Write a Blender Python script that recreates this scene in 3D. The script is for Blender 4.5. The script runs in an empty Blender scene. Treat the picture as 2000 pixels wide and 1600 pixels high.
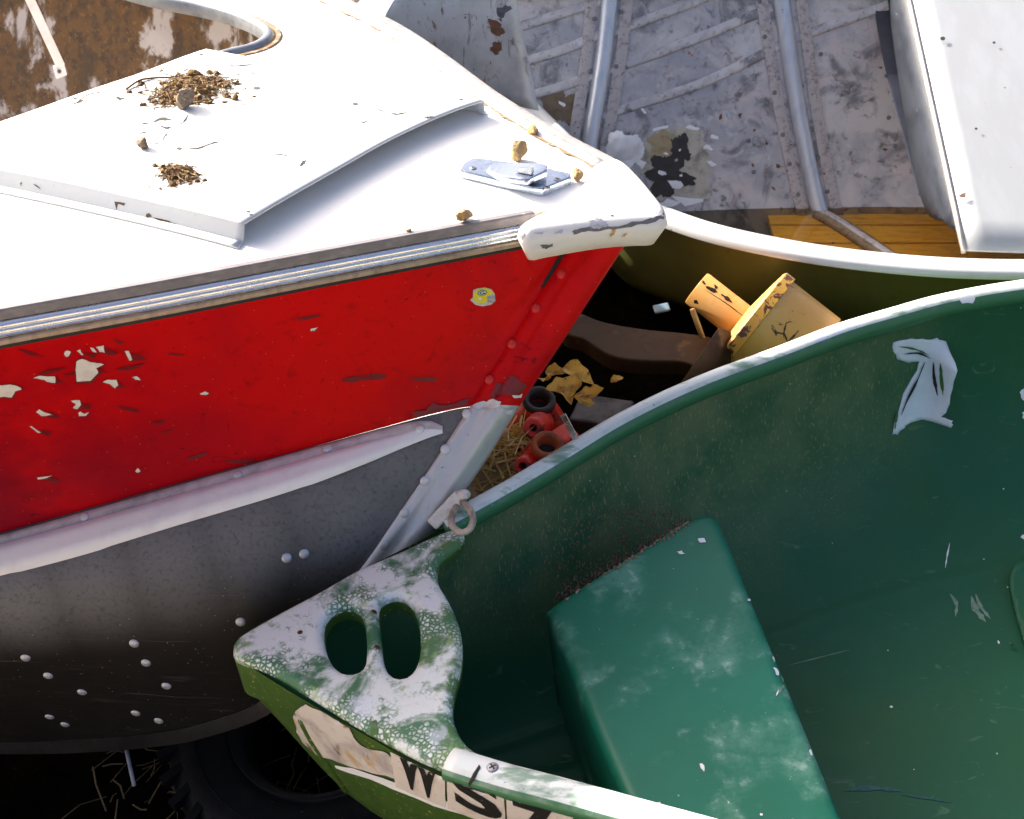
import bpy, bmesh, math, random
from mathutils import Vector, Matrix, noise
from mathutils.bvhtree import BVHTree
from mathutils.geometry import delaunay_2d_cdt
random.seed(11)
V = Vector
S = bpy.context.scene
COL = S.collection
rad = math.radians

# ------------------------------------------------------------------ camera, world, sun, exposure
PITCH = rad(36); CAM = V((0, 0, 2.8134)); K = .31667
FW = V((0, math.cos(PITCH), -math.sin(PITCH))); UP = V((0, math.sin(PITCH), math.cos(PITCH))); RT = V((1, 0, 0))
cd = bpy.data.cameras.new('camera'); cam = bpy.data.objects.new('camera', cd); COL.objects.link(cam)
cam.location = CAM; cam.rotation_euler = (math.pi / 2 - PITCH, 0, 0)
cd.sensor_width = 36; cd.lens = 18 / K; cd.clip_start = .05; cd.clip_end = 500
cd.dof.use_dof = True; cd.dof.focus_distance = 3.05; cd.dof.aperture_fstop = 9.0
S.camera = cam
TO_SUN = V((-.70, .50, .54)).normalized()
w = bpy.data.worlds.new('World'); S.world = w; w.use_nodes = True
nt = w.node_tree; bg = nt.nodes['Background']
sky = nt.nodes.new('ShaderNodeTexSky'); sky.sky_type = 'NISHITA'; sky.sun_disc = False
sky.sun_elevation = math.asin(TO_SUN.z); sky.sun_rotation = math.atan2(TO_SUN.x, TO_SUN.y)
sky.air_density = .55; sky.dust_density = 7.0; sky.ozone_density = .3
nt.links.new(sky.outputs[0], bg.inputs[0]); bg.inputs[1].default_value = .125
sl = bpy.data.lights.new('sun', 'SUN'); sl.energy = 4.6; sl.angle = rad(.5); sl.color = (1, .95, .86)
so = bpy.data.objects.new('sun', sl); COL.objects.link(so); so.rotation_euler = TO_SUN.to_track_quat('Z', 'Y').to_euler()
S.view_settings.view_transform = 'Standard'; S.view_settings.look = 'None'
S.view_settings.exposure = 1.62; S.view_settings.gamma = 1

# ------------------------------------------------------------------ measuring helpers (photo pixel -> point on a real surface)
def ray(x, y): return FW + RT * ((x - 1000) / 1000 * K) + UP * ((800 - y) / 1000 * K)
def at_t(x, y, t): return CAM + ray(x, y) * t
def at_z(x, y, z):
    d = ray(x, y); return CAM + d * ((z - CAM.z) / d.z)
def at_pl(x, y, p, n):
    d = ray(x, y); return CAM + d * (n.dot(p - CAM) / n.dot(d))
def at_bvh(x, y, b):
    h = b.ray_cast(CAM, ray(x, y).normalized())
    if h[0] is None: return None
    n = h[1]
    if n.dot(ray(x, y)) > 0: n = -n
    return h[0], n
def cr(pts, n, closed=False):
    """Catmull-Rom through pts, resampled evenly to n points"""
    pts = [V(p) for p in pts]; out = []; m = len(pts)
    segs = m if closed else m - 1
    for i in range(segs):
        if closed: a, b, c, d = pts[i - 1], pts[i], pts[(i + 1) % m], pts[(i + 2) % m]
        else:
            b, c = pts[i], pts[i + 1]
            a = pts[i - 1] if i else b * 2 - c
            d = pts[i + 2] if i + 2 < m else c * 2 - b
        for k in range(16):
            t = k / 16
            out.append(.5 * ((2 * b) + (c - a) * t + (2 * a - 5 * b + 4 * c - d) * t * t + (3 * b - a - 3 * c + d) * t ** 3))
    out.append(pts[0].copy() if closed else pts[-1])
    L = [0]
    for i in range(1, len(out)): L.append(L[-1] + (out[i] - out[i - 1]).length)
    res = []; j = 0
    cnt = n if closed else n - 1
    for i in range(n):
        s = L[-1] * i / cnt
        while j < len(L) - 2 and L[j + 1] < s: j += 1
        f = (s - L[j]) / max(1e-9, L[j + 1] - L[j])
        res.append(out[j].lerp(out[j + 1], f))
    return res
def lerp(a, b, t): return a + (b - a) * t
def sst(a, b, x):
    t = min(1, max(0, (x - a) / (b - a))); return t * t * (3 - 2 * t)
def interp(tab, x):
    if x <= tab[0][0]: return tab[0][1]
    for (a, b), (c, d) in zip(tab, tab[1:]):
        if x <= c: return b + (d - b) * (x - a) / (c - a)
    return tab[-1][1]
def inside(p, poly):
    r = False; n = len(poly); x, y = p[0], p[1]
    for i in range(n):
        a, b = poly[i], poly[i - 1]
        if (a[1] > y) != (b[1] > y) and x < (b[0] - a[0]) * (y - a[1]) / (b[1] - a[1]) + a[0]: r = not r
    return r
def dist_poly(p, poly, closed=True):
    best = 1e9; n = len(poly); x, y = p[0], p[1]
    for i in range(0 if closed else 1, n):
        ax, ay = poly[i - 1][0], poly[i - 1][1]; bx, by = poly[i][0], poly[i][1]
        dx, dy = bx - ax, by - ay
        t = ((x - ax) * dx + (y - ay) * dy) / max(1e-12, dx * dx + dy * dy)
        t = 0 if t < 0 else 1 if t > 1 else t
        q = (x - ax - dx * t) ** 2 + (y - ay - dy * t) ** 2
        if q < best: best = q
    return math.sqrt(best)
def cdt(loops, pts):
    """triangulate the area inside loops[0], outside the others"""
    vs = []; ed = []
    for lp in loops:
        s = len(vs); vs += [V((p[0], p[1])) for p in lp]
        ed += [(s + i, s + (i + 1) % len(lp)) for i in range(len(lp))]
    vs += [V((p[0], p[1])) for p in pts]
    r = delaunay_2d_cdt(vs, ed, [], 0, 1e-7)
    ov, of = r[0], r[2]
    keep = []
    for f in of:
        c = sum((ov[i] for i in f), V((0, 0))) / len(f)
        if inside(c, loops[0]) and not any(inside(c, h) for h in loops[1:]): keep.append(list(f))
    return ov, keep

# ------------------------------------------------------------------ objects
def tag(o, label=None, cat=None, group=None, kind=None):
    if label: o['label'] = label
    if cat: o['category'] = cat
    if group: o['group'] = group
    if kind: o['kind'] = kind
    return o
def root(name, loc, label, cat, group=None):
    o = bpy.data.objects.new(name, None); COL.objects.link(o); o.location = loc; o.empty_display_size = .1
    return tag(o, label, cat, group)
def world_loc(o):
    p = V((0, 0, 0))
    while o: p += V(o.location); o = o.parent
    return p
def obj(name, vs, fs, m, parent=None, smooth=True, base=None, auto=None):
    """mesh object; vs in world space"""
    org = V(base) if base is not None else (sum(vs, V((0, 0, 0))) / len(vs))
    me = bpy.data.meshes.new(name); me.from_pydata([tuple(v - org) for v in vs], [], fs)
    bm = bmesh.new(); bm.from_mesh(me); bmesh.ops.remove_doubles(bm, verts=bm.verts, dist=1e-6)
    bmesh.ops.recalc_face_normals(bm, faces=bm.faces); bm.to_mesh(me); bm.free()
    for p in me.polygons: p.use_smooth = smooth
    if auto is not None and smooth: me.set_sharp_from_angle(angle=rad(auto))
    me.materials.append(m); o = bpy.data.objects.new(name, me); COL.objects.link(o)
    o.location = org - (world_loc(parent) if parent else V((0, 0, 0)))
    if parent: o.parent = parent
    return o
def inst(name, me, p, n, parent, scale=(1, 1, 1), spin=0, xdir=None):
    o = bpy.data.objects.new(name, me); COL.objects.link(o)
    z = n.normalized()
    if xdir is None: xdir = V((1, 0, 0)) if abs(z.x) < .9 else V((0, 1, 0))
    x = (xdir - z * xdir.dot(z)).normalized(); y = z.cross(x)
    R = Matrix((x, y, z)).transposed().to_4x4() @ Matrix.Rotation(spin, 4, 'Z')
    if parent: o.parent = parent
    o.matrix_basis = Matrix.Translation(p - (world_loc(parent) if parent else V((0, 0, 0)))) @ R @ Matrix.Diagonal((*scale, 1))
    return o
def grid(rows, close=False):
    n = len(rows[0]); vs = [p for r in rows for p in r]; fs = []
    for i in range(len(rows) - 1):
        for j in range(n if close else n - 1):
            k = (j + 1) % n
            fs.append((i * n + j, i * n + k, (i + 1) * n + k, (i + 1) * n + j))
    return vs, fs
def bvh_of(vs, fs): return BVHTree.FromPolygons([tuple(v) for v in vs], fs)
def sweep(path, ups, prof, closed_prof=True, caps=True):
    """profile (side, up) swept along path; ups: one vector or a list"""
    rows = []; n = len(path)
    for i, p in enumerate(path):
        t = (path[min(n - 1, i + 1)] - path[max(0, i - 1)]).normalized()
        u = ups[i] if isinstance(ups, list) else ups
        s = t.cross(u).normalized(); u2 = s.cross(t).normalized()
        pr = prof(i / (n - 1)) if callable(prof) else prof
        rows.append([p + s * a + u2 * b for a, b in pr])
    vs, fs = grid(rows, closed_prof)
    if closed_prof and caps:
        m = len(rows[0]); fs.append(list(range(m))[::-1]); fs.append([(n - 1) * m + k for k in range(m)])
    return vs, fs
def circ(r, n=10, sx=1, sy=1): return [(r * sx * math.cos(2 * math.pi * k / n), r * sy * math.sin(2 * math.pi * k / n)) for k in range(n)]
def lathe(prof, o, axis, n=40, x=None):
    """prof: (radius, height along axis) -> closed rings"""
    z = axis.normalized(); xx = V((1, 0, 0)) if abs(z.x) < .9 else V((0, 1, 0))
    xx = (xx - z * xx.dot(z)).normalized(); yy = z.cross(xx)
    rows = [[o + z * h + (xx * math.cos(2 * math.pi * k / n) + yy * math.sin(2 * math.pi * k / n)) * r for k in range(n)] for r, h in prof]
    return grid(rows, True)
def join(parts):
    vs = []; fs = []
    for v, f in parts:
        s = len(vs); vs += list(v); fs += [[i + s for i in q] for q in f]
    return vs, fs
def box(o, x, y, z, a, b, c):
    """box centred at o, half sizes a,b,c along axes x,y,z"""
    vs = [o + x * (i * a) + y * (j * b) + z * (k * c) for i in (-1, 1) for j in (-1, 1) for k in (-1, 1)]
    return vs, [(0, 1, 3, 2), (4, 6, 7, 5), (0, 4, 5, 1), (2, 3, 7, 6), (0, 2, 6, 4), (1, 5, 7, 3)]
def bev(o, wd=.003, seg=2, ang=40):
    m = o.modifiers.new('bevel', 'BEVEL'); m.width = wd; m.segments = seg; m.limit_method = 'ANGLE'; m.angle_limit = rad(ang); return o
def solid(o, t, off=-1):
    m = o.modifiers.new('solid', 'SOLIDIFY'); m.thickness = t; m.offset = off; return o
def plate(outline, holes, to3, r, skirt, step, hskirt=None, zadd=None, bottom=False):
    """rounded plate: 2d outline + holes, to3(x, y, h) -> world; edge radius r; skirt depth (number or function)"""
    loops = [outline] + holes; pts = []
    for lp in loops:
        n = len(lp)
        for fr in (.12, .3, .55, .8, 1.05):
            for i in range(n):
                a, b = V(lp[i - 1][:2]), V(lp[(i + 1) % n][:2]); t = b - a
                if t.length < 1e-9: continue
                nn = V((-t.y, t.x)).normalized()
                for s in (1, -1):
                    q = V(lp[i][:2]) + nn * (s * r * fr)
                    if inside(q, outline) and not any(inside(q, h) for h in holes) and min(dist_poly(q, l) for l in loops) > r * fr * .93: pts.append(q)
    xs = [p[0] for p in outline]; ys = [p[1] for p in outline]
    x = min(xs)
    while x < max(xs):
        y = min(ys)
        while y < max(ys):
            q = V((x + random.uniform(-.2, .2) * step, y + random.uniform(-.2, .2) * step))
            if inside(q, outline) and not any(inside(q, h) for h in holes) and min(dist_poly(q, l) for l in loops) > r * 1.2: pts.append(q)
            y += step
        x += step
    ov, fs = cdt(loops, pts)
    vs = []
    for p in ov:
        d = min(dist_poly(p, l) for l in loops); h = 0
        if d < r: h = -r * (1 - math.sqrt(max(0, 1 - (1 - d / r) ** 2)))
        if zadd: h += zadd(p)
        vs.append(to3(p[0], p[1], h))
    for li, lp in enumerate(loops):
        n = len(lp); s = len(vs)
        sk = skirt if li == 0 else (hskirt if hskirt is not None else skirt)
        for k in (0, .5, 1):
            for p in lp:
                d = sk(p) if callable(sk) else sk
                vs.append(to3(p[0], p[1], -r + (zadd(V(p[:2])) if zadd else 0) - d * k))
        for k in range(2):
            for i in range(n):
                j = (i + 1) % n; fs.append([s + k * n + i, s + k * n + j, s + (k + 1) * n + j, s + (k + 1) * n + i])
        if bottom and li == 0 and not holes: fs.append([s + 2 * n + i for i in range(n)])
    return vs, fs
def dense(poly, n):
    out = []
    for i in range(len(poly)):
        a, b = V(poly[i][:2]), V(poly[(i + 1) % len(poly)][:2])
        out += [tuple(a.lerp(b, k / n)) for k in range(n)]
    return out
def jag(poly, amp, sub=3, seed=0):
    rnd = random.Random(seed); out = []; n = len(poly)
    for i in range(n):
        a, b = V(poly[i]), V(poly[(i + 1) % n])
        for k in range(sub):
            out.append(a.lerp(b, k / sub) + V((rnd.uniform(-amp, amp), rnd.uniform(-amp, amp))))
    return out
def patch(name, b, px, m, parent, off=.0012, step=14, offf=None, smooth=True):
    """a layer of paint or print lying on the surface b, outline measured in the photo"""
    xs = [p[0] for p in px]; ys = [p[1] for p in px]; pts = []
    x = min(xs)
    while x < max(xs):
        y = min(ys)
        while y < max(ys):
            if inside((x, y), px) and dist_poly((x, y), px) > step * .3: pts.append((x, y))
            y += step
        x += step
    ov, fs = cdt([px], pts); vs = []; ok = []
    look = b if callable(b) else (lambda x, y: at_bvh(x, y, b))
    for p in ov:
        h = look(p[0], p[1]); ok.append(h is not None)
        vs.append(h[0] + h[1] * (offf(p) if offf else off) if h else None)
    fs = [f for f in fs if all(ok[i] for i in f) and max((vs[f[k]] - vs[f[k - 1]]).length for k in range(len(f))) < .07]
    if not fs: return None
    use = sorted({i for f in fs for i in f}); ix = {v: k for k, v in enumerate(use)}
    return obj(name, [vs[i] for i in use], [[ix[i] for i in f] for f in fs], m, parent, smooth)
def shard(cx, cy, r, ang=0, asp=1.6, n=6, seed=0):
    rnd = random.Random(seed); out = []
    for k in range(n):
        a = 2 * math.pi * k / n + rnd.uniform(-.3, .3); q = r * rnd.uniform(.45, 1.25)
        x, y = q * math.cos(a) * asp, q * math.sin(a) / asp ** .5
        out.append((cx + x * math.cos(ang) - y * math.sin(ang), cy + x * math.sin(ang) + y * math.cos(ang)))
    return out

# ------------------------------------------------------------------ materials
class Mat:
    def __init__(s, name, base=(.5, .5, .5), rough=.5, metal=0, spec=.5, coat=0):
        s.m = bpy.data.materials.new(name); s.m.use_nodes = True; s.nt = s.m.node_tree
        s.b = s.nt.nodes['Principled BSDF']; s.i = s.b.inputs
        s.i['Base Color'].default_value = (*base, 1); s.i['Roughness'].default_value = rough; s.i['Metallic'].default_value = metal
        s.i['Specular IOR Level'].default_value = spec; s.i['Coat Weight'].default_value = coat
        s.col = None; s.base = base; s.tc = s.nt.nodes.new('ShaderNodeTexCoord').outputs['Object']; s.hs = []
    def n(s, t): return s.nt.nodes.new('ShaderNode' + t)
    def ln(s, a, b): s.nt.links.new(a, b)
    def set(s, sock, v):
        if hasattr(v, 'is_output'): s.ln(v, sock)
        elif isinstance(v, (tuple, list)): sock.default_value = (*v, 1) if len(v) == 3 and sock.type == 'RGBA' else v
        else: sock.default_value = v
    def vec(s, scale=(1, 1, 1), rot=(0, 0, 0), loc=(0, 0, 0)):
        q = s.n('Mapping'); s.ln(s.tc, q.inputs[0]); q.inputs['Scale'].default_value = scale; q.inputs['Rotation'].default_value = rot; q.inputs['Location'].default_value = loc
        return q.outputs[0]
    def noise(s, scale, lo=None, hi=None, detail=7, rough=.6, dist=0, vec=None):
        q = s.n('TexNoise'); s.ln(vec or s.tc, q.inputs['Vector']); q.inputs['Scale'].default_value = scale; q.inputs['Detail'].default_value = detail
        q.inputs['Roughness'].default_value = rough; q.inputs['Distortion'].default_value = dist
        return q.outputs[0] if lo is None else s.rng(q.outputs[0], lo, hi)
    def voro(s, scale, feature='F1', lo=None, hi=None, vec=None, rnd=1):
        q = s.n('TexVoronoi'); q.feature = feature; s.ln(vec or s.tc, q.inputs['Vector']); q.inputs['Scale'].default_value = scale; q.inputs['Randomness'].default_value = rnd
        return q.outputs[0] if lo is None else s.rng(q.outputs[0], lo, hi)
    def rng(s, a, lo, hi, t0=0, t1=1):
        q = s.n('MapRange'); q.interpolation_type = 'SMOOTHSTEP'; s.set(q.inputs[0], a)
        q.inputs[1].default_value = lo; q.inputs[2].default_value = hi; q.inputs[3].default_value = t0; q.inputs[4].default_value = t1
        return q.outputs[0]
    def mth(s, op, a, b=0):
        q = s.n('Math'); q.operation = op; q.use_clamp = True; s.set(q.inputs[0], a); s.set(q.inputs[1], b); return q.outputs[0]
    def mul(s, *a):
        r = a[0]
        for x in a[1:]: r = s.mth('MULTIPLY', r, x)
        return r
    def add(s, a, b): return s.mth('ADD', a, b)
    def sph(s, p, r0, r1, org=(0, 0, 0)):
        """1 within r0 of world point p, 0 beyond r1"""
        q = s.n('VectorMath'); q.operation = 'DISTANCE'; s.ln(s.tc, q.inputs[0]); q.inputs[1].default_value = V(p) - V(org)
        return s.rng(q.outputs['Value'], r0, r1, 1, 0)
    def axis(s, d, lo, hi):
        """0..1 along direction d of object space"""
        q = s.n('VectorMath'); q.operation = 'DOT_PRODUCT'; s.ln(s.tc, q.inputs[0]); q.inputs[1].default_value = d
        return s.rng(q.outputs['Value'], lo, hi)
    def over(s, fac, col):
        q = s.n('Mix'); q.data_type = 'RGBA'; s.set(q.inputs[0], fac); s.set(q.inputs[6], s.col if s.col is not None else s.base); s.set(q.inputs[7], col)
        s.col = q.outputs[2]; return s
    def roughmix(s, fac, r):
        q = s.n('Mix'); s.set(q.inputs[0], fac)
        p = s.i['Roughness']
        if p.is_linked: s.ln(p.links[0].from_socket, q.inputs[2])
        else: q.inputs[2].default_value = p.default_value
        q.inputs[3].default_value = r; s.ln(q.outputs[0], p); return s
    def metalmix(s, fac, r):
        q = s.n('Mix'); s.set(q.inputs[0], fac); q.inputs[2].default_value = s.i['Metallic'].default_value; q.inputs[3].default_value = r
        s.ln(q.outputs[0], s.i['Metallic']); return s
    def bump(s, h, strength=.3, dist=.002):
        q = s.n('Bump'); q.inputs['Strength'].default_value = strength; q.inputs['Distance'].default_value = dist; s.set(q.inputs['Height'], h)
        p = s.i['Normal']
        if p.is_linked: s.ln(p.links[0].from_socket, q.inputs['Normal'])
        s.ln(q.outputs[0], p); return s
    def done(s):
        if s.col is not None: s.ln(s.col, s.i['Base Color'])
        return s.m

def simple(name, base, rough=.5, metal=0, var=.25, scale=40, bump=.15, spec=.5):
    m = Mat(name, base, rough, metal, spec)
    m.over(m.mul(m.noise(scale, .4, .75), var * 2), tuple(c * .5 for c in base)).over(m.mul(m.noise(scale * .23, .5, .8), var), tuple(min(1, c * 1.4 + .02) for c in base))
    m.roughmix(m.noise(scale * .5, .3, .8), min(1, rough + .2)); m.bump(m.noise(scale * 2.5), bump, .002)
    return m.done()

# ---- paints and metals
m = Mat('white_deck_paint', (.80, .79, .77), .42)
m.over(m.mul(m.noise(9, .52, .78), .35), (.70, .67, .60)).over(m.mul(m.noise(90, .66, .74), .5), (.50, .45, .38)).over(m.voro(38, 'F1', .045, .02), (.30, .25, .2))
m.bump(m.noise(14, detail=3), .25, .004); WHITE = m.done()

m = Mat('hatch_paint', (.58, .59, .58), .42)
m.over(m.mul(m.noise(9, .52, .78), .3), (.70, .68, .62)).over(m.mul(m.noise(110, .67, .73), .6), (.42, .36, .28)).over(m.voro(30, 'F1', .05, .02), (.25, .2, .16))
m.bump(m.noise(10, detail=3), .25, .004); HATCH = m.done()

m = Mat('white_cap_paint', (.72, .70, .67), .38)
m.over(m.mul(m.noise(12, .5, .8), .4), (.70, .62, .48)).over(m.noise(60, .70, .73), (.16, .14, .14))
m.bump(m.noise(30, detail=4), .3, .003); CAP = m.done()

m = Mat('red_hull_paint', (.58, .0015, .002), .48, spec=.12)
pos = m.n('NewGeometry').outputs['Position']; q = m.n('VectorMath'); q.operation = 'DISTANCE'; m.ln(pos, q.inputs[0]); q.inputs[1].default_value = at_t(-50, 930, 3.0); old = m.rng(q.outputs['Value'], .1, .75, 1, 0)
m.over(m.mul(old, m.noise(5, .2, .6), .9), (.17, .0, .010))  # distance mask only: crimson darkens towards the lower left
m.over(m.mul(m.noise(3.2, .42, .7, dist=.6), .75), (.36, .0, .006)).over(m.mul(m.noise(22, .55, .75, dist=1), .55), (.20, .0, .004))
m.over(m.mul(m.noise(70, .62, .72), .6), (.14, .0, .0)).over(m.voro(55, 'F1', .085, .05), (.56, .10, .05)).over(m.noise(150, .75, .78), (.6, .35, .25))
m.over(m.mul(m.noise(14, .60, .66, dist=2.5, vec=m.vec((1, 1, 3))), m.noise(5, .5, .6), .8), (.10, .0, .003))
m.roughmix(m.noise(7, .4, .7), .55).bump(m.noise(5, detail=2), .35, .008).bump(m.noise(120, detail=4), .25, .001); RED = m.done()

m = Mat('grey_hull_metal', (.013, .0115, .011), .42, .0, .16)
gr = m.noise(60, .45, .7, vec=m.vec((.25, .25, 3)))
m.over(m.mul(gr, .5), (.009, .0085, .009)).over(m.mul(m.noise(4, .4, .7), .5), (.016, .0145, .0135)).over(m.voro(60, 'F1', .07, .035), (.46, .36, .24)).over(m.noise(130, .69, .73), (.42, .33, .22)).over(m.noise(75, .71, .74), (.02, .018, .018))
pos = m.n('NewGeometry').outputs['Position']; grey_fade = None
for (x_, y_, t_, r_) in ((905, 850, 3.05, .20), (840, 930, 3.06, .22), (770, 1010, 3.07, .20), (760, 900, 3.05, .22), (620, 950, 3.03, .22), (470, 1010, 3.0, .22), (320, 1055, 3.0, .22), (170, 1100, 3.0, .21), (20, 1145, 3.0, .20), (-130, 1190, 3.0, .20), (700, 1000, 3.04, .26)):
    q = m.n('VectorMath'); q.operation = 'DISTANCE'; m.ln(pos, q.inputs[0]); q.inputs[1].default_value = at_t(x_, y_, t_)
    d_ = m.rng(q.outputs['Value'], .02, r_, 1, 0); grey_fade = d_ if grey_fade is None else m.mth('MAXIMUM', grey_fade, d_)
m.over(m.mul(grey_fade, m.rng(m.noise(120), .0, .55), .9), (.175, .17, .168)).over(m.mul(m.noise(40, .60, .68, vec=m.vec((.12, .12, 3.5), (0, .12, 0)), dist=.6), .35), (.10, .09, .08)).over(m.noise(95, .70, .73), (.05, .04, .035))  # lighter grey below the rail and near the stem, fading to black
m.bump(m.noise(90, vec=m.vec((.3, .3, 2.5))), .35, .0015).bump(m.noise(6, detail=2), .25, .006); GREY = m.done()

m = Mat('silver_stem_paint', (.52, .51, .51), .38, .35)
m.over(m.mul(m.noise(18, .5, .75), .6), (.36, .34, .33)).over(m.noise(95, .68, .72), (.16, .13, .11))
m.bump(m.noise(70, detail=5), .4, .0025); SILVER = m.done()

m = Mat('white_spray_rail_paint', (.80, .78, .76), .45)
m.over(m.mul(m.noise(20, .5, .8), .5), (.60, .56, .58)).over(m.noise(60, .70, .74, vec=m.vec((.3, 1, 2))), (.36, .32, .36))
m.bump(m.noise(60, detail=5), .35, .0022); SPRAY = m.done()

m = Mat('aluminium_rail', (.80, .82, .87), .20, .95)
m.over(m.mul(m.noise(30, .5, .75, vec=m.vec((.2, 1, 1))), .25), (.45, .45, .5)).over(m.noise(90, .68, .72), (.12, .11, .11))
m.roughmix(m.noise(25, .4, .7), .4).bump(m.noise(60), .03, .001); ALRAIL = m.done()
m = Mat('rail_insert_vinyl', (.16, .145, .15), .42)
m.over(m.mul(m.noise(80, .4, .7, vec=m.vec((.15, 1, 1))), .7), (.26, .23, .225)).over(m.noise(45, .66, .72), (.42, .36, .3)).bump(m.noise(200), .2, .001); INSERT = m.done()
COPPER = simple('dirty_rail_edge', (.42, .32, .25), .4, .5, .4, 60)
BLACKRUB = simple('black_seal', (.012, .011, .011), .6, 0, .2, 60)
CHROME = Mat('worn_chrome', (.50, .55, .62), .18, 1); CHROME.over(CHROME.mul(CHROME.noise(60, .5, .7), .7), (.4, .42, .45)).roughmix(CHROME.noise(50, .4, .7), .34); CHROME = CHROME.done()
SCREW = simple('screw_steel', (.30, .30, .32), .35, .9, .3, 200)
DARK = simple('dark_crack', (.02, .016, .014), .8, 0, .2, 100)
RIVETG = simple('rivet_grey', (.50, .51, .56), .35, .5, .2, 150)
RIVETS = simple('rivet_silver', (.66, .65, .66), .38, .3, .2, 150)
RIVETR = simple('rivet_red', (.55, .008, .006), .32, 0, .2, 150)
CHIP = simple('bare_primer', (.70, .66, .62), .55, 0, .2, 60, .2)
FLAKE_DK = simple('lifted_red_flake', (.17, .0, .005), .4, 0, .3, 60)

m = Mat('stained_cockpit_wall', (.40, .37, .38), .6)
nn = m.noise(7.5, .40, .47, dist=.3, vec=m.vec((1, 1, .7)))
m.over(nn, (.095, .042, .007)).over(m.mul(nn, m.noise(34, .42, .66)), (.035, .014, .004)).over(m.mul(nn, m.noise(90, .54, .68)), (.15, .075, .016)).over(m.mul(m.noise(16, .50, .62, vec=m.vec((1, 1, .5))), .7), (.035, .018, .007))
m.bump(m.noise(60), .4, .003); STAIN = m.done()
WOOD = simple('orange_wood', (.40, .15, .03), .55, 0, .4, 30)

# ---- canoe
m = Mat('green_canoe_skin', (.016, .098, .050), .44, spec=.22)
m.over(m.mul(m.noise(2.4, .42, .66), .7), (.026, .098, .038)).over(m.mul(m.noise(16, .5, .78), .35), (.024, .12, .07))
pos = m.n('NewGeometry').outputs['Position']; dust = None
for (x_, y_, t_, r_) in ((1150, 950, 3.15, .45), (1400, 880, 3.2, .50), (1650, 800, 3.25, .45), (1000, 1050, 3.05, .36)):
    q = m.n('VectorMath'); q.operation = 'DISTANCE'; m.ln(pos, q.inputs[0]); q.inputs[1].default_value = at_t(x_, y_, t_)
    d_ = m.rng(q.outputs['Value'], .05, r_, 1, 0); dust = d_ if dust is None else m.mth('MAXIMUM', dust, d_)
m.over(m.mul(dust, m.noise(7, .2, .7), .95), (.175, .200, .100))
sp = m.noise(260, .585, .66, detail=3, vec=m.vec((.9, .9, .22), (.0, .25, .15)))
m.over(m.mul(sp, dust, .9), (.30, .27, .11)).over(m.mul(m.noise(30, .62, .72, dist=1.2, vec=m.vec((.5, 1, 1))), .35), (.16, .24, .17)).over(m.voro(17, 'F1', .035, .02), (.6, .66, .62))
m.roughmix(m.noise(9, .4, .7), .55).bump(m.noise(180, detail=4), .35, .0012).bump(m.noise(4, detail=2), .2, .008); CANOE_IN = m.done()

m = Mat('green_canoe_outside', (.050, .105, .020), .38)
m.over(m.mul(m.noise(12, .5, .75), .6), (.025, .07, .02)).over(m.noise(110, .64, .69, detail=3), (.42, .40, .13)).over(m.mul(m.noise(30, .6, .7), .6), (.012, .03, .01))
m.bump(m.noise(100), .3, .0015); CANOE_OUT = m.done()

m = Mat('chalky_green_deck', (.035, .15, .065), .42)
big = m.noise(7.5, .44, .55, dist=.6)
cell = m.voro(120, 'DISTANCE_TO_EDGE', .04, .34, vec=m.vec((1, 1, 1)))
fine = m.noise(85, .44, .58)
chalk = m.add(m.mul(big, m.noise(40, .28, .50)), m.mul(cell, m.noise(9, .44, .56, vec=m.vec(loc=(3, 1, 0)))))
m.over(m.mul(m.noise(10, .45, .65), .8), (.085, .17, .035)).over(chalk, (.68, .70, .66)).over(m.mul(m.noise(13, .57, .66, vec=m.vec(loc=(5, 2, 1))), .45), (.66, .69, .80)).over(m.mul(m.noise(26, .60, .70), .6), (.20, .33, .10)).over(m.noise(120, .70, .74), (.02, .13, .08))
m.over(m.mul(m.noise(28, .70, .74, dist=1.5, vec=m.vec((2.5, .5, 1))), .8), (.30, .33, .62))
m.bump(fine, .25, .001); CDECK = m.done()

m = Mat('chalky_green_gunwale', (.040, .155, .070), .40)
chg = m.noise(22, .36, .52, vec=m.vec((.35, 1, 1)))
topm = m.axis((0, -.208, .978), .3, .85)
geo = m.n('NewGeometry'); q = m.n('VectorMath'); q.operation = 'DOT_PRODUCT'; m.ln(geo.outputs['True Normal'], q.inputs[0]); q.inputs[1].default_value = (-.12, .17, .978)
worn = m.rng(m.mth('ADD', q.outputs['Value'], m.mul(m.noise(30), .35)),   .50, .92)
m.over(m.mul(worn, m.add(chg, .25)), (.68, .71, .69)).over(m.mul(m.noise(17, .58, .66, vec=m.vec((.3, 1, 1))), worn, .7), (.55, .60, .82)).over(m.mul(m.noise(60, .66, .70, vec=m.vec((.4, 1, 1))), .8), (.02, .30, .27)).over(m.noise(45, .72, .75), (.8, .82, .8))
m.bump(m.noise(120), .2, .001); CGUN = m.done()

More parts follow.
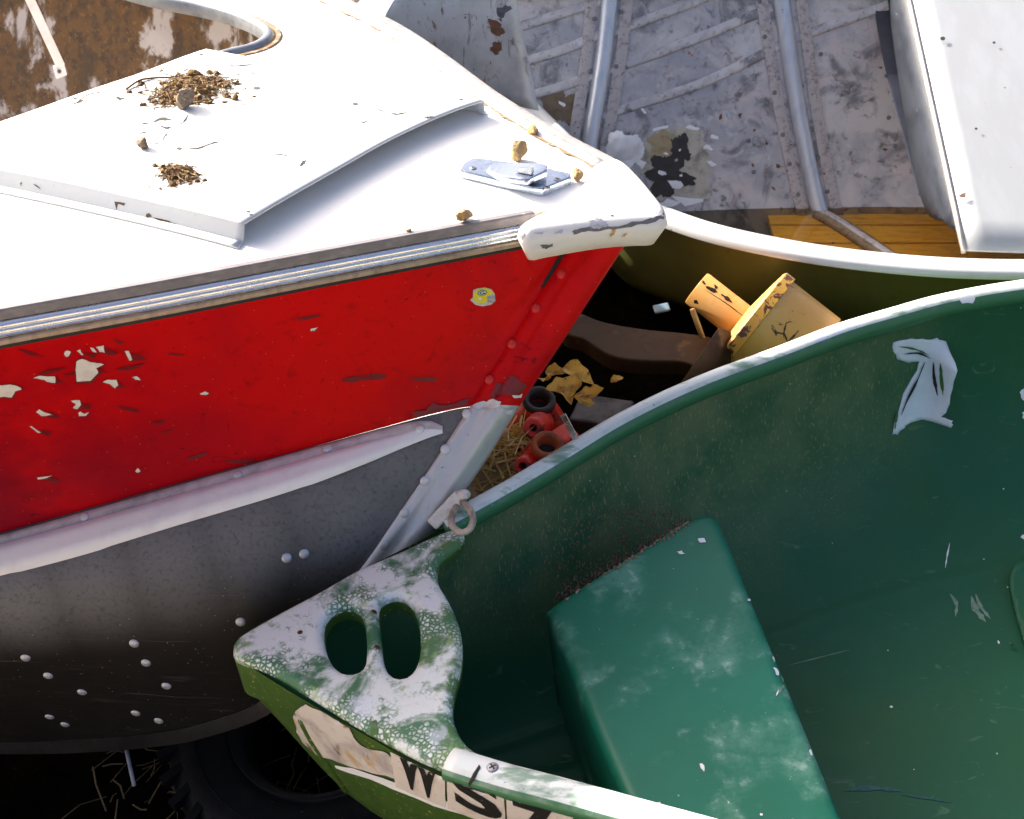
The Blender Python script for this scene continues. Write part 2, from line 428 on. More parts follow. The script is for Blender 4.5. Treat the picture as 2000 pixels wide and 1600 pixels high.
m = Mat('green_seat_plastic', (.009, .165, .100), .40, spec=.3)
cl = m.noise(8, .50, .72, detail=9, rough=.62)
m.over(m.mul(m.noise(3, .3, .7), .6), (.012, .12, .07)).over(m.mul(cl, .6), (.14, .32, .24)).over(m.mul(cl, m.noise(34, .52, .68), .8), (.30, .45, .38)).over(m.noise(95, .70, .73), (.55, .62, .55))
m.roughmix(cl, .6).bump(m.noise(220, detail=3), .3, .001); SEAT = m.done()
DIRT = simple('dried_dirt', (.30, .19, .13), .95, 0, .5, 150, .8)
m = Mat('white_paint_scrape', (.78, .79, .80), .5); m.over(m.mul(m.noise(40, .5, .7), .5), (.6, .62, .68)).bump(m.noise(80), .3, .002); SCRAPE = m.done()
m = Mat('peeled_primer', (.60, .55, .50), .5); m.over(m.noise(16, .45, .7), (.36, .32, .31)).over(m.noise(13, .54, .66, vec=m.vec(loc=(2, 0, 1))), (.50, .34, .18)).over(m.mul(m.noise(26, .60, .7), .9), (.10, .075, .06)); PRIMER = m.done()
m = Mat('label_white', (.64, .58, .52), .5); m.over(m.mul(m.noise(30, .5, .75), .5), (.48, .38, .30)).over(m.noise(160, .66, .7), (.25, .2, .12)); LABEL = m.done()
m = Mat('label_black', (.012, .012, .012), .45); m.over(m.noise(150, .64, .68), (.40, .34, .2)); INK = m.done()

# ---- aluminium boat
m = Mat('oxidised_aluminium', (.50, .475, .475), .50, .25)
m.over(m.noise(4.5, .40, .60, dist=.6), (.33, .33, .36)).over(m.mul(m.noise(8, .48, .66, dist=.8), .8), (.50, .44, .44)).over(m.mul(m.noise(11, .50, .68, dist=.8), .85), (.13, .125, .14))
m.over(m.mul(m.noise(45, .52, .70, dist=.5), m.noise(6, .42, .55), .9), (.10, .095, .09)).over(m.mul(m.noise(22, .58, .70, dist=1.2), .6), (.52, .54, .58)).over(m.mul(m.noise(35, .66, .70, dist=1), m.noise(5, .52, .58, vec=m.vec(loc=(1, 0, 2)))), (.30, .10, .03))
m.over(m.noise(220, .69, .72), (.12, .10, .09)).over(m.mul(m.noise(70, .68, .71, vec=m.vec((3, 1, .4))), .5), (.7, .7, .72))
m.bump(m.noise(5, detail=2), .3, .01).bump(m.noise(120), .2, .001); ALU = m.done()
m = Mat('lavender_painted_rib', (.40, .365, .365), .5, .1)
m.over(m.mul(m.noise(50, .48, .66), .8), (.22, .185, .185)).over(m.noise(130, .60, .66), (.07, .055, .05)).over(m.mul(m.noise(18, .62, .7), .8), (.32, .2, .12)).bump(m.noise(120), .25, .0012); RIB = m.done()
m = Mat('shiny_tube', (.50, .52, .57), .38, .5)
m.over(m.mul(m.noise(30, .45, .7, vec=m.vec((1, 1, .3))), .7), (.36, .40, .48)).over(m.noise(60, .68, .72), (.25, .1, .04)).bump(m.noise(70), .15, .001); TUBE = m.done()
m = Mat('bare_bench_aluminium', (.40, .41, .42), .42, .4)
m.over(m.mul(m.noise(6, .42, .66, vec=m.vec((3, 1, 1))), .5), (.46, .48, .50)).over(m.noise(80, .69, .72, vec=m.vec((2, 1, 1))), (.30, .22, .17)).over(m.voro(14, 'F1', .05, .035), (.22, .18, .16)).bump(m.noise(60, vec=m.vec((3, .5, 1))), .15, .001); BENCH = m.done()
m = Mat('scuffed_shaded_bench_side', (.030, .034, .046), .55, .0, .2)  # near-black base paints the shade on this side, with scuffs over it
m.over(m.mul(m.noise(16, .45, .68, vec=m.vec((1, .5, 1))), .8), (.014, .017, .024)).over(m.noise(60, .70, .73, vec=m.vec((1, .4, 1))), (.16, .165, .18)).bump(m.noise(12, detail=3), .4, .006); BSIDE = m.done()
NAVY = simple('shadow_gap_navy', (.02, .024, .04), .4, 0, .3, 40)
m = Mat('white_gunwale_rim', (.60, .61, .60), .34, .35)
m.over(m.mul(m.noise(20, .5, .75), .4), (.48, .47, .44)).over(m.noise(60, .70, .73), (.12, .1, .09)).bump(m.noise(60), .15, .001); RIM = m.done()
m = Mat('olive_hull_paint', (.115, .115, .030), .34)
m.over(m.mul(m.noise(6, .4, .7), .6), (.075, .078, .026)).over(m.mul(m.noise(40, .6, .72), .5), (.05, .05, .02)).bump(m.noise(50), .15, .001); OLIVE = m.done()
m = Mat('yellow_floor_boards', (.90, .54, .05), .55)
gx = m.noise(9, .46, .62, vec=m.vec((1, 9, 1)), dist=1)
m.over(m.mul(gx, .7), (.72, .36, .02)).over(m.noise(14, .62, .66, vec=m.vec((1, 12, 1)), dist=2), (.05, .025, .01)).over(m.noise(30, .66, .7), (.16, .07, .01)); FLOOR = m.done()
# still bilge water: clear amber below, mirror at grazing angles
m = Mat('bilge_water'); nt = m.nt; out = nt.nodes['Material Output']
tr = m.n('BsdfTransparent'); tr.inputs[0].default_value = (.93, .86, .70, 1); gl = m.n('BsdfGlossy'); gl.inputs['Roughness'].default_value = .03
fr = m.n('Fresnel'); fr.inputs[0].default_value = 1.45; mx = m.n('MixShader')
bp = m.n('Bump'); bp.inputs['Strength'].default_value = .04; m.ln(m.noise(12, detail=2), bp.inputs['Height']); m.ln(bp.outputs[0], gl.inputs['Normal']); m.ln(bp.outputs[0], fr.inputs['Normal'])
m.ln(fr.outputs[0], mx.inputs[0]); m.ln(tr.outputs[0], mx.inputs[1]); m.ln(gl.outputs[0], mx.inputs[2]); m.ln(mx.outputs[0], out.inputs[0]); WATER = m.m

# ---- junk between the boats
m = Mat('yellow_machine_paint', (.60, .30, .075), .42)
m.over(m.mul(m.noise(9, .45, .7), .6), (.64, .38, .14)).over(m.mul(m.noise(30, .55, .7), .6), (.50, .20, .02)).over(m.noise(26, .655, .68, dist=1), (.10, .035, .02)).over(m.noise(120, .68, .71), (.16, .06, .02)).bump(m.noise(26, .64, .68, dist=1), .4, -.002).bump(m.noise(60), .15, .001); YEL = m.done()
m = Mat('chipped_yellow_edge', (.60, .30, .04), .5)
m.over(m.noise(42, .50, .55, dist=1), (.09, .03, .012)).over(m.noise(70, .6, .65), (.40, .16, .02)).bump(m.noise(50), .4, .002); YELCH = m.done()
m = Mat('rusty_brown_paint', (.045, .021, .006), .6, spec=.15)
m.over(m.noise(20, .45, .65), (.035, .015, .005)).over(m.noise(70, .58, .66), (.03, .013, .007)).over(m.mul(m.noise(16, .6, .7), .7), (.10, .052, .018)).bump(m.noise(60), .4, .002); RUST = m.done()
m = Mat('oily_red_casting', (.80, .030, .012), .42)
m.over(m.noise(20, .52, .64), (.16, .010, .006)).over(m.noise(50, .57, .66), (.02, .008, .006)).over(m.mul(m.noise(30, .62, .7), .8), (.62, .10, .03)).bump(m.noise(120), .5, .002); CAST = m.done()
CASTDK = simple('oily_black_rim', (.035, .014, .010), .45, 0, .6, 60, .4)
m = Mat('golden_dry_leaf', (.80, .42, .06), .55); m.over(m.noise(30, .45, .65), (.40, .17, .02)).over(m.noise(60, .62, .68), (.16, .06, .015)).bump(m.noise(60), .5, .003); LEAF = m.done()
STRAW = simple('dry_straw', (.80, .56, .20), .6, 0, .5, 30)
BOARD = simple('weathered_board', (.60, .42, .25), .75, 0, .4, 25)
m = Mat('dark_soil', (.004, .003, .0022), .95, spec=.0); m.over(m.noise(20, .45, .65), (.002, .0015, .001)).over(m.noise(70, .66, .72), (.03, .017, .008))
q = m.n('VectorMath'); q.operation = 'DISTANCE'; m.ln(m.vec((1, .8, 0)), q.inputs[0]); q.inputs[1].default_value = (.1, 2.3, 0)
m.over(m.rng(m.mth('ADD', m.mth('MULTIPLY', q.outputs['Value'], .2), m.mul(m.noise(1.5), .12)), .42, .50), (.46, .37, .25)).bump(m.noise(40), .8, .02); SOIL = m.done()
m = Mat('old_tyre_rubber', (.0025, .003, .0045), .6, spec=.14); m.over(m.noise(15, .5, .7), (.006, .006, .007)).over(m.noise(80, .66, .71), (.04, .032, .024)).bump(m.noise(60), .4, .002); RUBBER = m.done()
m = Mat('nest_twigs', (.13, .068, .022), .9); m.over(m.noise(60, .45, .6), (.26, .16, .06)).over(m.noise(140, .5, .6), (.05, .026, .01)).over(m.noise(45, .62, .66), (.42, .30, .15)); TWIG = m.done()
m = Mat('tan_stone', (.42, .27, .12), .85); m.over(m.noise(50, .45, .7), (.26, .15, .06)).over(m.noise(160, .55, .7), (.55, .42, .26)).bump(m.noise(90), .7, .003); STONE = m.done()
m = Mat('grey_brown_stone', (.27, .20, .14), .85); m.over(m.noise(50, .45, .7), (.16, .11, .07)).over(m.noise(120, .55, .7), (.40, .34, .27)).bump(m.noise(90), .7, .003); STONEG = m.done()
m = Mat('clay_clod', (.30, .17, .05), .95); m.over(m.noise(120, .45, .6), (.12, .06, .015)).bump(m.noise(140), .9, .004); CLOD = m.done()
BLUEB = simple('pale_blue_glint', (.14, .22, .27), .5, 0, .3, 30)

# ---- shared little meshes
def dome_mesh(name, m, r=1, h=.55, n=14, rings=5):
    prof = [(r * math.cos(a), h * math.sin(a)) for a in [k * math.pi / 2 / rings for k in range(rings)]] + [(.001, h)]
    prof = [(r * 1.04, -.1)] + prof
    vs, fs = lathe(prof, V((0, 0, 0)), V((0, 0, 1)), n)
    me = bpy.data.meshes.new(name); me.from_pydata([tuple(v) for v in vs], [], fs)
    for p in me.polygons: p.use_smooth = True
    me.materials.append(m); return me
RV_G = dome_mesh('rivet', RIVETG); RV_S = dome_mesh('rivet', RIVETS); RV_R = dome_mesh('rivet', RIVETR); RV_A = dome_mesh('rivet', simple('rivet_dull', (.16, .165, .18), .4, .4, .3, 200))
def screw_mesh(name, m):
    vs, fs = lathe([(1, -.2), (1, .05), (.8, .28), (.45, .36), (.001, .38)], V((0, 0, 0)), V((0, 0, 1)), 16)
    # cross slot
    for a in (0, math.pi / 2):
        x = V((math.cos(a), math.sin(a), 0)); y = V((-math.sin(a), math.cos(a), 0))
        b = box(V((0, 0, .36)), x, y, V((0, 0, 1)), .6, .13, .05); s = len(vs); vs += b[0]; fs += [[i + s for i in f] for f in b[1]]
    me = bpy.data.meshes.new(name); me.from_pydata([tuple(v) for v in vs], [], [list(f) for f in fs]); me.materials.append(m)
    me.materials.append(DARK)
    for p in me.polygons[-12:]: p.material_index = 1
    return me
SCR = screw_mesh('screw', SCREW)

# ================================================================== setting: ground
def ground_z(x, y):
    return .0 + .52 * sst(1.9, 3.0, y) * sst(-.75, .15, x) + .03 * noise.noise(V((x * 3, y * 3, 0))) + .012 * noise.noise(V((x * 14, y * 14, 1)))
gv = []; gf = []; NX, NY = 150, 150
for j in range(NY + 1):
    for i in range(NX + 1):
        u, v = i / NX * 2 - 1, j / NY * 2 - 1
        x = 2.2 * u + 40 * u ** 7; y = 2.9 + 2.4 * v + 40 * v ** 7
        gv.append(V((x, y, ground_z(x, y))))
for j in range(NY):
    for i in range(NX): a = j * (NX + 1) + i; gf.append((a, a + 1, a + NX + 2, a + NX + 1))
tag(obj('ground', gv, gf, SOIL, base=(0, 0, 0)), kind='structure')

# ================================================================== red and white motorboat
TIP = at_t(1270, 390, 3.0)
away = V((.309, .951, 0)); NR = (away * math.sin(rad(5)) + V((0, 0, 1)) * math.cos(rad(5))).normalized()
E1 = V((.951, -.309, 0)); E1 = (E1 - NR * E1.dot(NR)).normalized(); E2 = NR.cross(E1)
def d2(p): q = p - TIP; return (q.dot(E1), q.dot(E2))
NPX = [(-420, 684), (-300, 662), (0, 606), (300, 553), (600, 497), (850, 451), (1010, 422), (1110, 404), (1190, 392), (1250, 388)]
FPX = [(480, -110), (560, -52), (640, -2), (760, 58), (850, 118), (950, 193), (1060, 262), (1180, 326), (1235, 362), (1268, 386)]
near3 = cr([at_pl(x, y, TIP, NR) for x, y in NPX], 70); far3 = cr([at_pl(x, y, TIP, NR) for x, y in FPX], 60)
near2 = [d2(p) for p in near3]; far2 = [d2(p) for p in far3]
def camber(q):
    a, b = dist_poly(q, near2, False), dist_poly(q, far2, False); s = a + b
    return .030 * 4 * a * b / max(1e-6, s * s) * min(1, s / .6)
def on_deck(x, y, off=0):
    h = 0
    for _ in range(4):
        p = at_pl(x, y, TIP + NR * (h + off), NR); h = camber(d2(p))
    return p
def deck3(x, y, h=0): return TIP + E1 * x + E2 * y + NR * (camber((x, y)) + h)
boat = root('red_motorboat', (-.55, 2.75, .25), 'old motorboat with red side, white deck and white bow cap', 'boat')

coam_px = [(60, -75), (180, -38), (300, -4), (400, 16), (470, 36), (510, 55), (522, 68), (515, 82), (490, 95), (440, 107), (380, 128), (300, 160), (150, 218), (0, 272), (-200, 345), (-420, 430)]
coam3 = cr([on_deck(x, y) for x, y in coam_px], 60)
outl = [d2(p) for p in near3] + [d2(p) for p in far3[::-1]][1:] + [d2(p) for p in coam3]
pts = []; x = min(p[0] for p in outl)
while x < 0:
    y = min(p[1] for p in outl)
    while y < max(p[1] for p in outl):
        if inside((x, y), outl) and dist_poly((x, y), outl) > .012: pts.append((x, y))
        y += .028
    x += .028
ov, fs = cdt([outl], pts)
dv = [deck3(p[0], p[1]) for p in ov]
obj('deck', dv, fs, WHITE, boat)
DECK = bvh_of(dv, fs)
def rad_out(i, path):
    t = (path[min(len(path) - 1, i + 1)] - path[max(0, i - 1)]).normalized(); return t
# rub rail on the near edge: corrugated bright extrusion, dark vinyl strip on top, dull lower lip, black seal
nr = [p for p in near3 if d2(p)[0] < d2(on_deck(1045, 416))[0]]
RIBP = [(-.002, -.016), (.006, -.0155)]
for k in range(3):
    z0 = -.0165 - k * .0092
    RIBP += [(.0085, z0 - .0008), (.0125, z0 - .0022), (.0135, z0 - .0040), (.0120, z0 - .0060), (.0082, z0 - .0074)]
RIBP += [(.0075, -.045), (-.002, -.046)]
vs, fs = sweep(nr, NR, RIBP); rail = obj('rub_rail', vs, fs, ALRAIL, boat, auto=50)
vs, fs = sweep(nr, NR, [(-.008, .0035), (.0035, .0035), (.0062, .001), (.0066, -.0145), (-.008, -.0148)]); obj('vinyl_strip', vs, fs, INSERT, rail, auto=40)
vs, fs = sweep(nr, NR, [(-.002, -.0465), (.0085, -.0465), (.0112, -.049), (.0108, -.0565), (-.002, -.057)]); obj('lower_lip', vs, fs, COPPER, rail, auto=40)
vs, fs = sweep(nr, NR, [(-.004, -.0575), (.004, -.0575), (.004, -.0665), (-.004, -.067)]); obj('seal', vs, fs, BLACKRUB, rail, auto=40)
# lip along the far edge
fr3 = [p for p in far3 if d2(p)[0] < d2(on_deck(1190, 330))[0]]
vs, fs = sweep(fr3, NR, [(.030, .002), (.026, .007), (.014, .010), (.004, .009), (-.003, .007), (-.005, -.004), (.028, -.004)]); o = obj('far_gunwale_lip', vs, fs, WHITE, boat)
vs, fs = sweep(fr3, NR, [(-.0035, .012), (-.010, .014), (-.026, .011), (-.028, -.030), (-.004, -.030)]); obj('far_rub_rail', vs, fs, simple('dull_rail', (.34, .31, .30), .35, .4, .4, 40), boat, auto=40)
seam = [p + E2 * -.032 + NR * .0012 for p in fr3]
rnd = random.Random(3); sv = []; sf = []
m = Mat('dirty_sealant', (.22, .13, .06), .8); m.over(m.noise(60, .52, .68), (.60, .52, .42)).over(m.noise(45, .64, .7), (.25, .13, .05)); SEAL = m.done()
lp = [p + E2 * (.006 + .004 * noise.noise(p * 40)) for p in cr([tuple(p) for p in seam], 220)]; rp = [p - E2 * (.004 + .022 * abs(noise.noise(p * 22)) + .004 * noise.noise(p * 90)) for p in cr([tuple(p) for p in seam], 220)]
def drop(p):
    q = d2(p); return deck3(q[0], q[1], .0035)
vs, fs = grid([[drop(p) for p in lp], [drop(p) for p in rp]]); obj('sealant_line', vs, fs, SEAL, boat)

# hull: stem and keel line, spray rail line, sides
KPX = [(1252, 425, 2.985), (1222, 476, 2.992), (1120, 628, 3.02), (1012, 795, 3.05), (930, 925, 3.075), (850, 1045, 3.10), (760, 1150, 3.125), (650, 1265, 3.15), (560, 1345, 3.165), (500, 1388, 3.18), (400, 1422, 3.23), (330, 1437, 3.27), (200, 1450, 3.36), (0, 1456, 3.50), (-420, 1450, 3.78)]
keel = cr([at_t(*k) for k in KPX], 130)
def px_of(p):
    q = p - CAM; f = q.dot(FW); return (1000 + q.x / f / K * 1000, 800 - q.dot(UP) / f / K * 1000)
kpx = [px_of(p) for p in keel]
def keel_at(x):
    for i in range(len(kpx) - 1):
        if kpx[i][0] >= x >= kpx[i + 1][0]:
            f = (kpx[i][0] - x) / max(1e-6, kpx[i][0] - kpx[i + 1][0]); return keel[i].lerp(keel[i + 1], f)
    return keel[-1]
RPX = [(1012, 796, 3.05), (925, 795, 3.046), (860, 806, 3.043), (760, 832, 3.04), (560, 887, 3.035), (350, 944, 3.03), (0, 1042, 3.03), (-200, 1098, 3.035), (-420, 1160, 3.04)]
NS = 90
rline = cr([at_t(*k) for k in RPX], NS)
# top line of the side: below the rail, running forward to the stem under the bow cap
side_out = [p - NR * .062 + E2 * .002 for p in near3]
tl = [p for p in side_out if d2(p)[0] < d2(on_deck(1150, 400))[0]]
tl = tl + [keel[11]]
tline = cr([tuple(p) for p in tl[::-1]], NS)
rows = []
for a in range(13):
    v = a / 12; row = []
    for i in range(NS):
        p = tline[i].lerp(rline[i], v)
        # slight convexity of the plate
        p = p + (-away) * (.016 * math.sin(math.pi * v) * sst(0, .25, i / NS))
        row.append(p)
    rows.append(row)
# the forward edge follows the stem
stem_top = [k for k in keel if k.z >= rline[0].z - 1e-4]
for a in range(13):
    f = a / 12 * (len(stem_top) - 12) + 11; i0 = int(f); i1 = min(len(stem_top) - 1, i0 + 1)
    target = stem_top[min(i0, len(stem_top) - 1)].lerp(stem_top[i1], f - i0)
    dlt = target - rows[a][0]
    for i in range(NS): rows[a][i] = rows[a][i] + dlt * max(0, 1 - i / 26) ** 2
SIDE_ROWS = rows; sv, sf = grid(rows); obj('red_side', sv, sf, RED, boat); SIDE = bvh_of(sv, sf)
# lower hull
kl = cr([tuple(p) for p in keel if p.z <= rline[0].z + 1e-3], NS)
rows = []
for a in range(17):
    v = a / 16; row = []
    for i in range(NS):
        p = rows_p = rline[i].lerp(kl[i], v)
        g = sst(0, .35, i / NS)
        p = p + V((-.12, -.98, -.1)) * (.12 * math.sin(math.pi * v ** .55) * g) - V((0, 0, 1)) * (.03 * math.sin(math.pi * v) * g)
        row.append(p)
    rows.append(row)
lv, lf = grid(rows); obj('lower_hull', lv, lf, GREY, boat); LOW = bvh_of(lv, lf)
# far half of the hull so the boat is closed
rows = []
fl = cr([tuple(p) for p in far3[::-1]], 50); kk = cr([tuple(p) for p in keel], 50)
for a in range(9):
    v = a / 8; rows.append([(fl[i] - NR * .03).lerp(kk[i], v) + away * (.10 * math.sin(math.pi * v) * sst(0, .3, i / 50)) for i in range(50)])
vs, fs = grid(rows); obj('far_hull', vs, fs, WHITE, boat)
# keel strip
vs, fs = sweep(kl[30:], V((0, -.9, .3)), [(-.016, .010), (.016, .010), (.016, -.012), (-.016, -.012)]); obj('keel_strip', vs, fs, simple('keel_metal', (.022, .022, .03), .32, .7, .4, 40), boat, auto=30)

# stem plate: folded strip, upper half red, lower half silver
SL = [(1122, 470), (1065, 560), (1000, 665), (920, 792), (850, 900), (780, 1003), (715, 1098), (640, 1190)]
SM = [(1160, 470), (1100, 565), (1030, 680), (962, 790), (893, 903), (845, 985), (785, 1062), (720, 1150)]
SR = [(1226, 470), (1166, 562), (1090, 680), (1014, 793), (948, 900), (890, 985), (835, 1068), (770, 1150)]
def stem_strip(k0, k1, n=26):
    A = [cr([(*p, 0) for p in L[k0:k1 + 1]], n) for L in (SL, SM, SR)]; rows = []
    for i in range(n):
        l, mm, r = A[0][i], A[1][i], A[2][i]; row = []
        ks = keel_at(r.x)
        tR = (ks - CAM).dot(FW)
        h = at_bvh(l.x, l.y, SIDE) or at_bvh(l.x, l.y, LOW)
        tL = (h[0] - CAM).dot(FW) if h else tR
        row.append(at_t(l.x - 1, l.y, tL + .002)); row.append(at_t(l.x, l.y, tL - .007)); row.append(at_t(lerp(l.x, mm.x, .5), lerp(l.y, mm.y, .5), lerp(tL, tR, .25) - .010))
        row.append(at_t(mm.x - 5, mm.y, lerp(tL, tR, .5) - .013)); row.append(at_t(mm.x + 4, mm.y, lerp(tL, tR, .55) - .024))
        row.append(at_t(lerp(mm.x, r.x, .5), lerp(mm.y, r.y, .5), lerp(tL, tR, .75) - .022)); row.append(at_t(lerp(mm.x, r.x, .9), lerp(mm.y, r.y, .9), tR - .012)); row.append(at_t(r.x + 1, r.y, tR + .006)); row.append(at_t(r.x - 4, r.y, tR + .03))
        rows.append(row)
    return grid(rows)
v1, f1 = stem_strip(0, 3); obj('stem_plate', v1, f1, RED, boat); v2, f2 = stem_strip(3, 7); obj('stem_plate', v2, f2, SILVER, boat)
STEM = bvh_of(*join([(v1, f1), (v2, f2)]))
ALLNEAR = bvh_of(*join([(v1, f1), (v2, f2), (sv, sf), (lv, lf)]))

# spray rail: half-round white moulding with a flat riveted flange above it, rounded forward end
top_e = [(-420, 1158), (-200, 1100), (0, 1046), (165, 1000), (350, 948), (560, 890), (700, 852), (790, 828), (838, 822), (864, 832)]
mid_e = [(-420, 1178), (-200, 1120), (0, 1066), (165, 1022), (350, 970), (560, 912), (700, 872), (790, 848), (838, 838), (864, 840)]
bot_e = [(-420, 1232), (-200, 1176), (0, 1126), (165, 1083), (350, 1027), (560, 964), (700, 912), (790, 874), (838, 855), (864, 846)]
def hitn(x, y):
    h = at_bvh(x, y, LOW) or at_bvh(x, y, SIDE) or at_bvh(x, y, ALLNEAR); return h
A = [cr([(*p, 0) for p in L], 60) for L in (top_e, mid_e, bot_e)]
rows = []; rowf = []
for i in range(60):
    t, mdl, b = A[0][i], A[1][i], A[2][i]; e = sst(1.0, .80, i / 59); row = []
    for k in range(9):
        f = k / 8; x, y = lerp(mdl.x, b.x, f), lerp(mdl.y, b.y, f); h = hitn(x, y)
        row.append(h[0] + h[1] * (.0035 + .012 * e * min(1, math.sin(math.pi * min(1, .06 + f * .94)) * 1.5) ** .7 * (1 if f < .97 else .4)))
    rows.append(row); row = []
    for f, d in ((0, .0004), (.04, .0035), (.5, .0045), (1.0, .0038)):
        x, y = lerp(t.x, mdl.x, f), lerp(t.y, mdl.y, f); h = hitn(x, y); row.append(h[0] + h[1] * d)
    rowf.append(row)
vs, fs = grid(rows); sr = obj('spray_rail', vs, fs, SPRAY, boat); RAILB = bvh_of(vs, fs)
vs2, fs2 = grid(rowf); obj('flange', vs2, fs2, simple('flange_paint', (.62, .56, .53), .5, 0, .35, 40), sr); RAILF = bvh_of(vs2, fs2)
for x, y in [(-150, 1096), (165, 1010), (465, 928), (640, 876), (820, 838)]:
    h = at_bvh(x, y, RAILF) or at_bvh(x, y, RAILB)
    if h: inst('rivet', RV_S, h[0], h[1], sr, (.0092, .0092, .0085))
for i, (x, y) in enumerate([(1096, 535), (1047, 602), (1000, 672), (956, 742)]):
    h = at_bvh(x, y, STEM); inst('rivet', RV_R, h[0], h[1], boat, (.0095, .0095, .0075))
for i, (x, y) in enumerate([(912, 808), (870, 878), (830, 940), (790, 1003), (750, 1065)]):
    h = at_bvh(x, y, STEM); inst('rivet', RV_S, h[0], h[1], boat, (.0095, .0095, .0075))
for x, y in [(560, 1090), (594, 1082), (470, 1215), (262, 1257), (285, 1295), (325, 1340), (50, 1285), (94, 1320), (160, 1352), (97, 1400), (265, 1393), (127, 1415), (310, 1408)]:
    h = at_bvh(x, y, LOW)
    if h: inst('rivet', RV_G, h[0], h[1], boat, (.0098, .0098, .0078))

# bow cap: thick rounded casting
cap_px = [(1012, 446), (1016, 432), (1050, 412), (1098, 390), (1128, 364), (1148, 326), (1180, 305), (1218, 309), (1256, 342), (1292, 385), (1305, 412), (1297, 426), (1255, 430), (1150, 440), (1060, 452), (1024, 458)]
CZ = .014
cap2 = [d2(at_pl(x, y, TIP + NR * CZ, NR)) for x, y in cap_px]
cap2 = [(p.x, p.y) for p in cr([(*p, 0) for p in cap2], 90, True)]
cx, cy = sum(p[0] for p in cap2) / 90, sum(p[1] for p in cap2) / 90
def cap3(x, y, h):
    k = max(0, -h - .026) * .55   # tuck the lower edge in towards the stem
    d = V((cx - x, cy - y)); d = d.normalized() * k if d.length > 1e-6 else V((0, 0))
    return TIP + E1 * (x + d.x) + E2 * (y + d.y) + NR * (CZ + h + camber((x, y)) * .5)
vs, fs = plate(cap2, [], cap3, .026, .040, .012, bottom=True)
obj('bow_cap', vs, fs, CAP, boat); CAPB = bvh_of(vs, fs)
for x, y in [(1195, 420), (1205, 330), (1258, 378)]:
    h = at_bvh(x, y, CAPB)
    if h: inst('screw', SCR, h[0] - h[1] * .002, h[1], boat, (.0055,) * 3, 1)
WEAR = simple('bare_metal_wear', (.17, .16, .17), .45, .3, .5, 120, .5); WEARL = simple('scuffed_grey_paint', (.48, .48, .52), .5, 0, .4, 90)
RUSTST = simple('rust_streak', (.55, .33, .13), .7, 0, .4, 80)
for k, (px, mm) in enumerate([([(1115, 452), (1140, 445), (1170, 440), (1185, 444), (1225, 437), (1262, 430), (1290, 420), (1303, 405), (1306, 416), (1296, 428), (1262, 436), (1222, 444), (1188, 449), (1150, 452), (1120, 458)], WEAR),
                              ([(1150, 432), (1165, 427), (1182, 431), (1188, 442), (1170, 448), (1152, 446)], WEARL), ([(1270, 412), (1285, 402), (1300, 398), (1302, 408), (1285, 418)], WEARL),
                              ([(1014, 455), (1022, 452), (1024, 462), (1016, 470)], WEAR), ([(1055, 480), (1078, 476), (1082, 481), (1060, 486)], WEAR), ([(1082, 452), (1098, 448), (1100, 455), (1086, 458)], WEARL), ([(1040, 456), (1062, 452), (1058, 458)], WEARL), ([(1190, 460), (1198, 450), (1203, 449), (1196, 462)], RUSTST), ([(1215, 460), (1225, 455), (1222, 462)], RUSTST)]):
    patch('paint_chip', CAPB, jag(px, 2.2, 4, k), mm, boat, .0009, 6)

# cockpit: coaming trim round the opening, stained inner wall, strut, wooden seat edge
ct = cr([tuple(on_deck(x, y)) for x, y in coam_px[:11]], 60)
vs, fs = sweep(ct, NR, [(-.016, .002), (-.012, .010), (-.004, .013), (.004, .011), (.008, .004), (.008, -.022), (.003, -.024), (-.012, -.004)]); o = obj('cockpit_trim', vs, fs, simple('trim_metal', (.22, .24, .27), .3, .5, .4, 30), boat, auto=60)
vs, fs = sweep(ct, NR, [(-.034, .0012), (-.030, .0026), (-.015, .0026), (-.013, .0012)]); obj('trim_caulk', vs, fs, SEAL, boat)
wl = cr([at_t(-300, -160, 4.45), at_t(0, -95, 4.3), at_t(300, -12, 4.12), at_t(440, 28, 4.0), at_t(520, 68, 3.75), at_t(560, 110, 3.5)], 40)
rows = [[p - NR * (.015 + .62 * k / 10) - away * (.14 * (k / 10) ** 1.5) for p in wl] for k in range(11)]
vs, fs = grid(rows); obj('cockpit_wall', vs, fs, STAIN, boat); WALL = bvh_of(vs, fs)
a, b = at_t(45, -30, 3.75), at_t(118, 128, 4.02); ax = (b - a).normalized(); side = ax.cross(ray(80, 60)).normalized(); up = side.cross(ax)
vs, fs = box((a + b) / 2, ax, side, up, (b - a).length / 2, .011, .003); st = bev(obj('support_strut', vs, fs, simple('pink_white_paint', (.74, .66, .66), .4, 0, .15, 30), boat, False), .0015)
e = at_t(117, 138, 4.03); vs, fs = box(e, ax.lerp(V((0, 0, -1)), .6).normalized(), side, up, .017, .014, .004); bev(obj('strut_foot', vs, fs, simple('strut_white', (.74, .70, .72), .4, 0, .15, 30), st, False), .0015)
inst('rivet', RV_A, at_t(116, 140, 4.022), -ray(116, 140).normalized(), st, (.005, .005, .004))
rows = [[r_[i] + away * .014 + V((0, 0, -.002)) for i in range(8, NS)] for r_ in SIDE_ROWS]
vs, fs = grid(rows); obj('side_lining', vs, fs, STAIN, boat)
vs, fs = box(at_t(-40, 262, 3.45), E1, E2, NR, .12, .05, .012); bev(obj('wooden_seat_edge', vs, fs, WOOD, boat, False), .004)

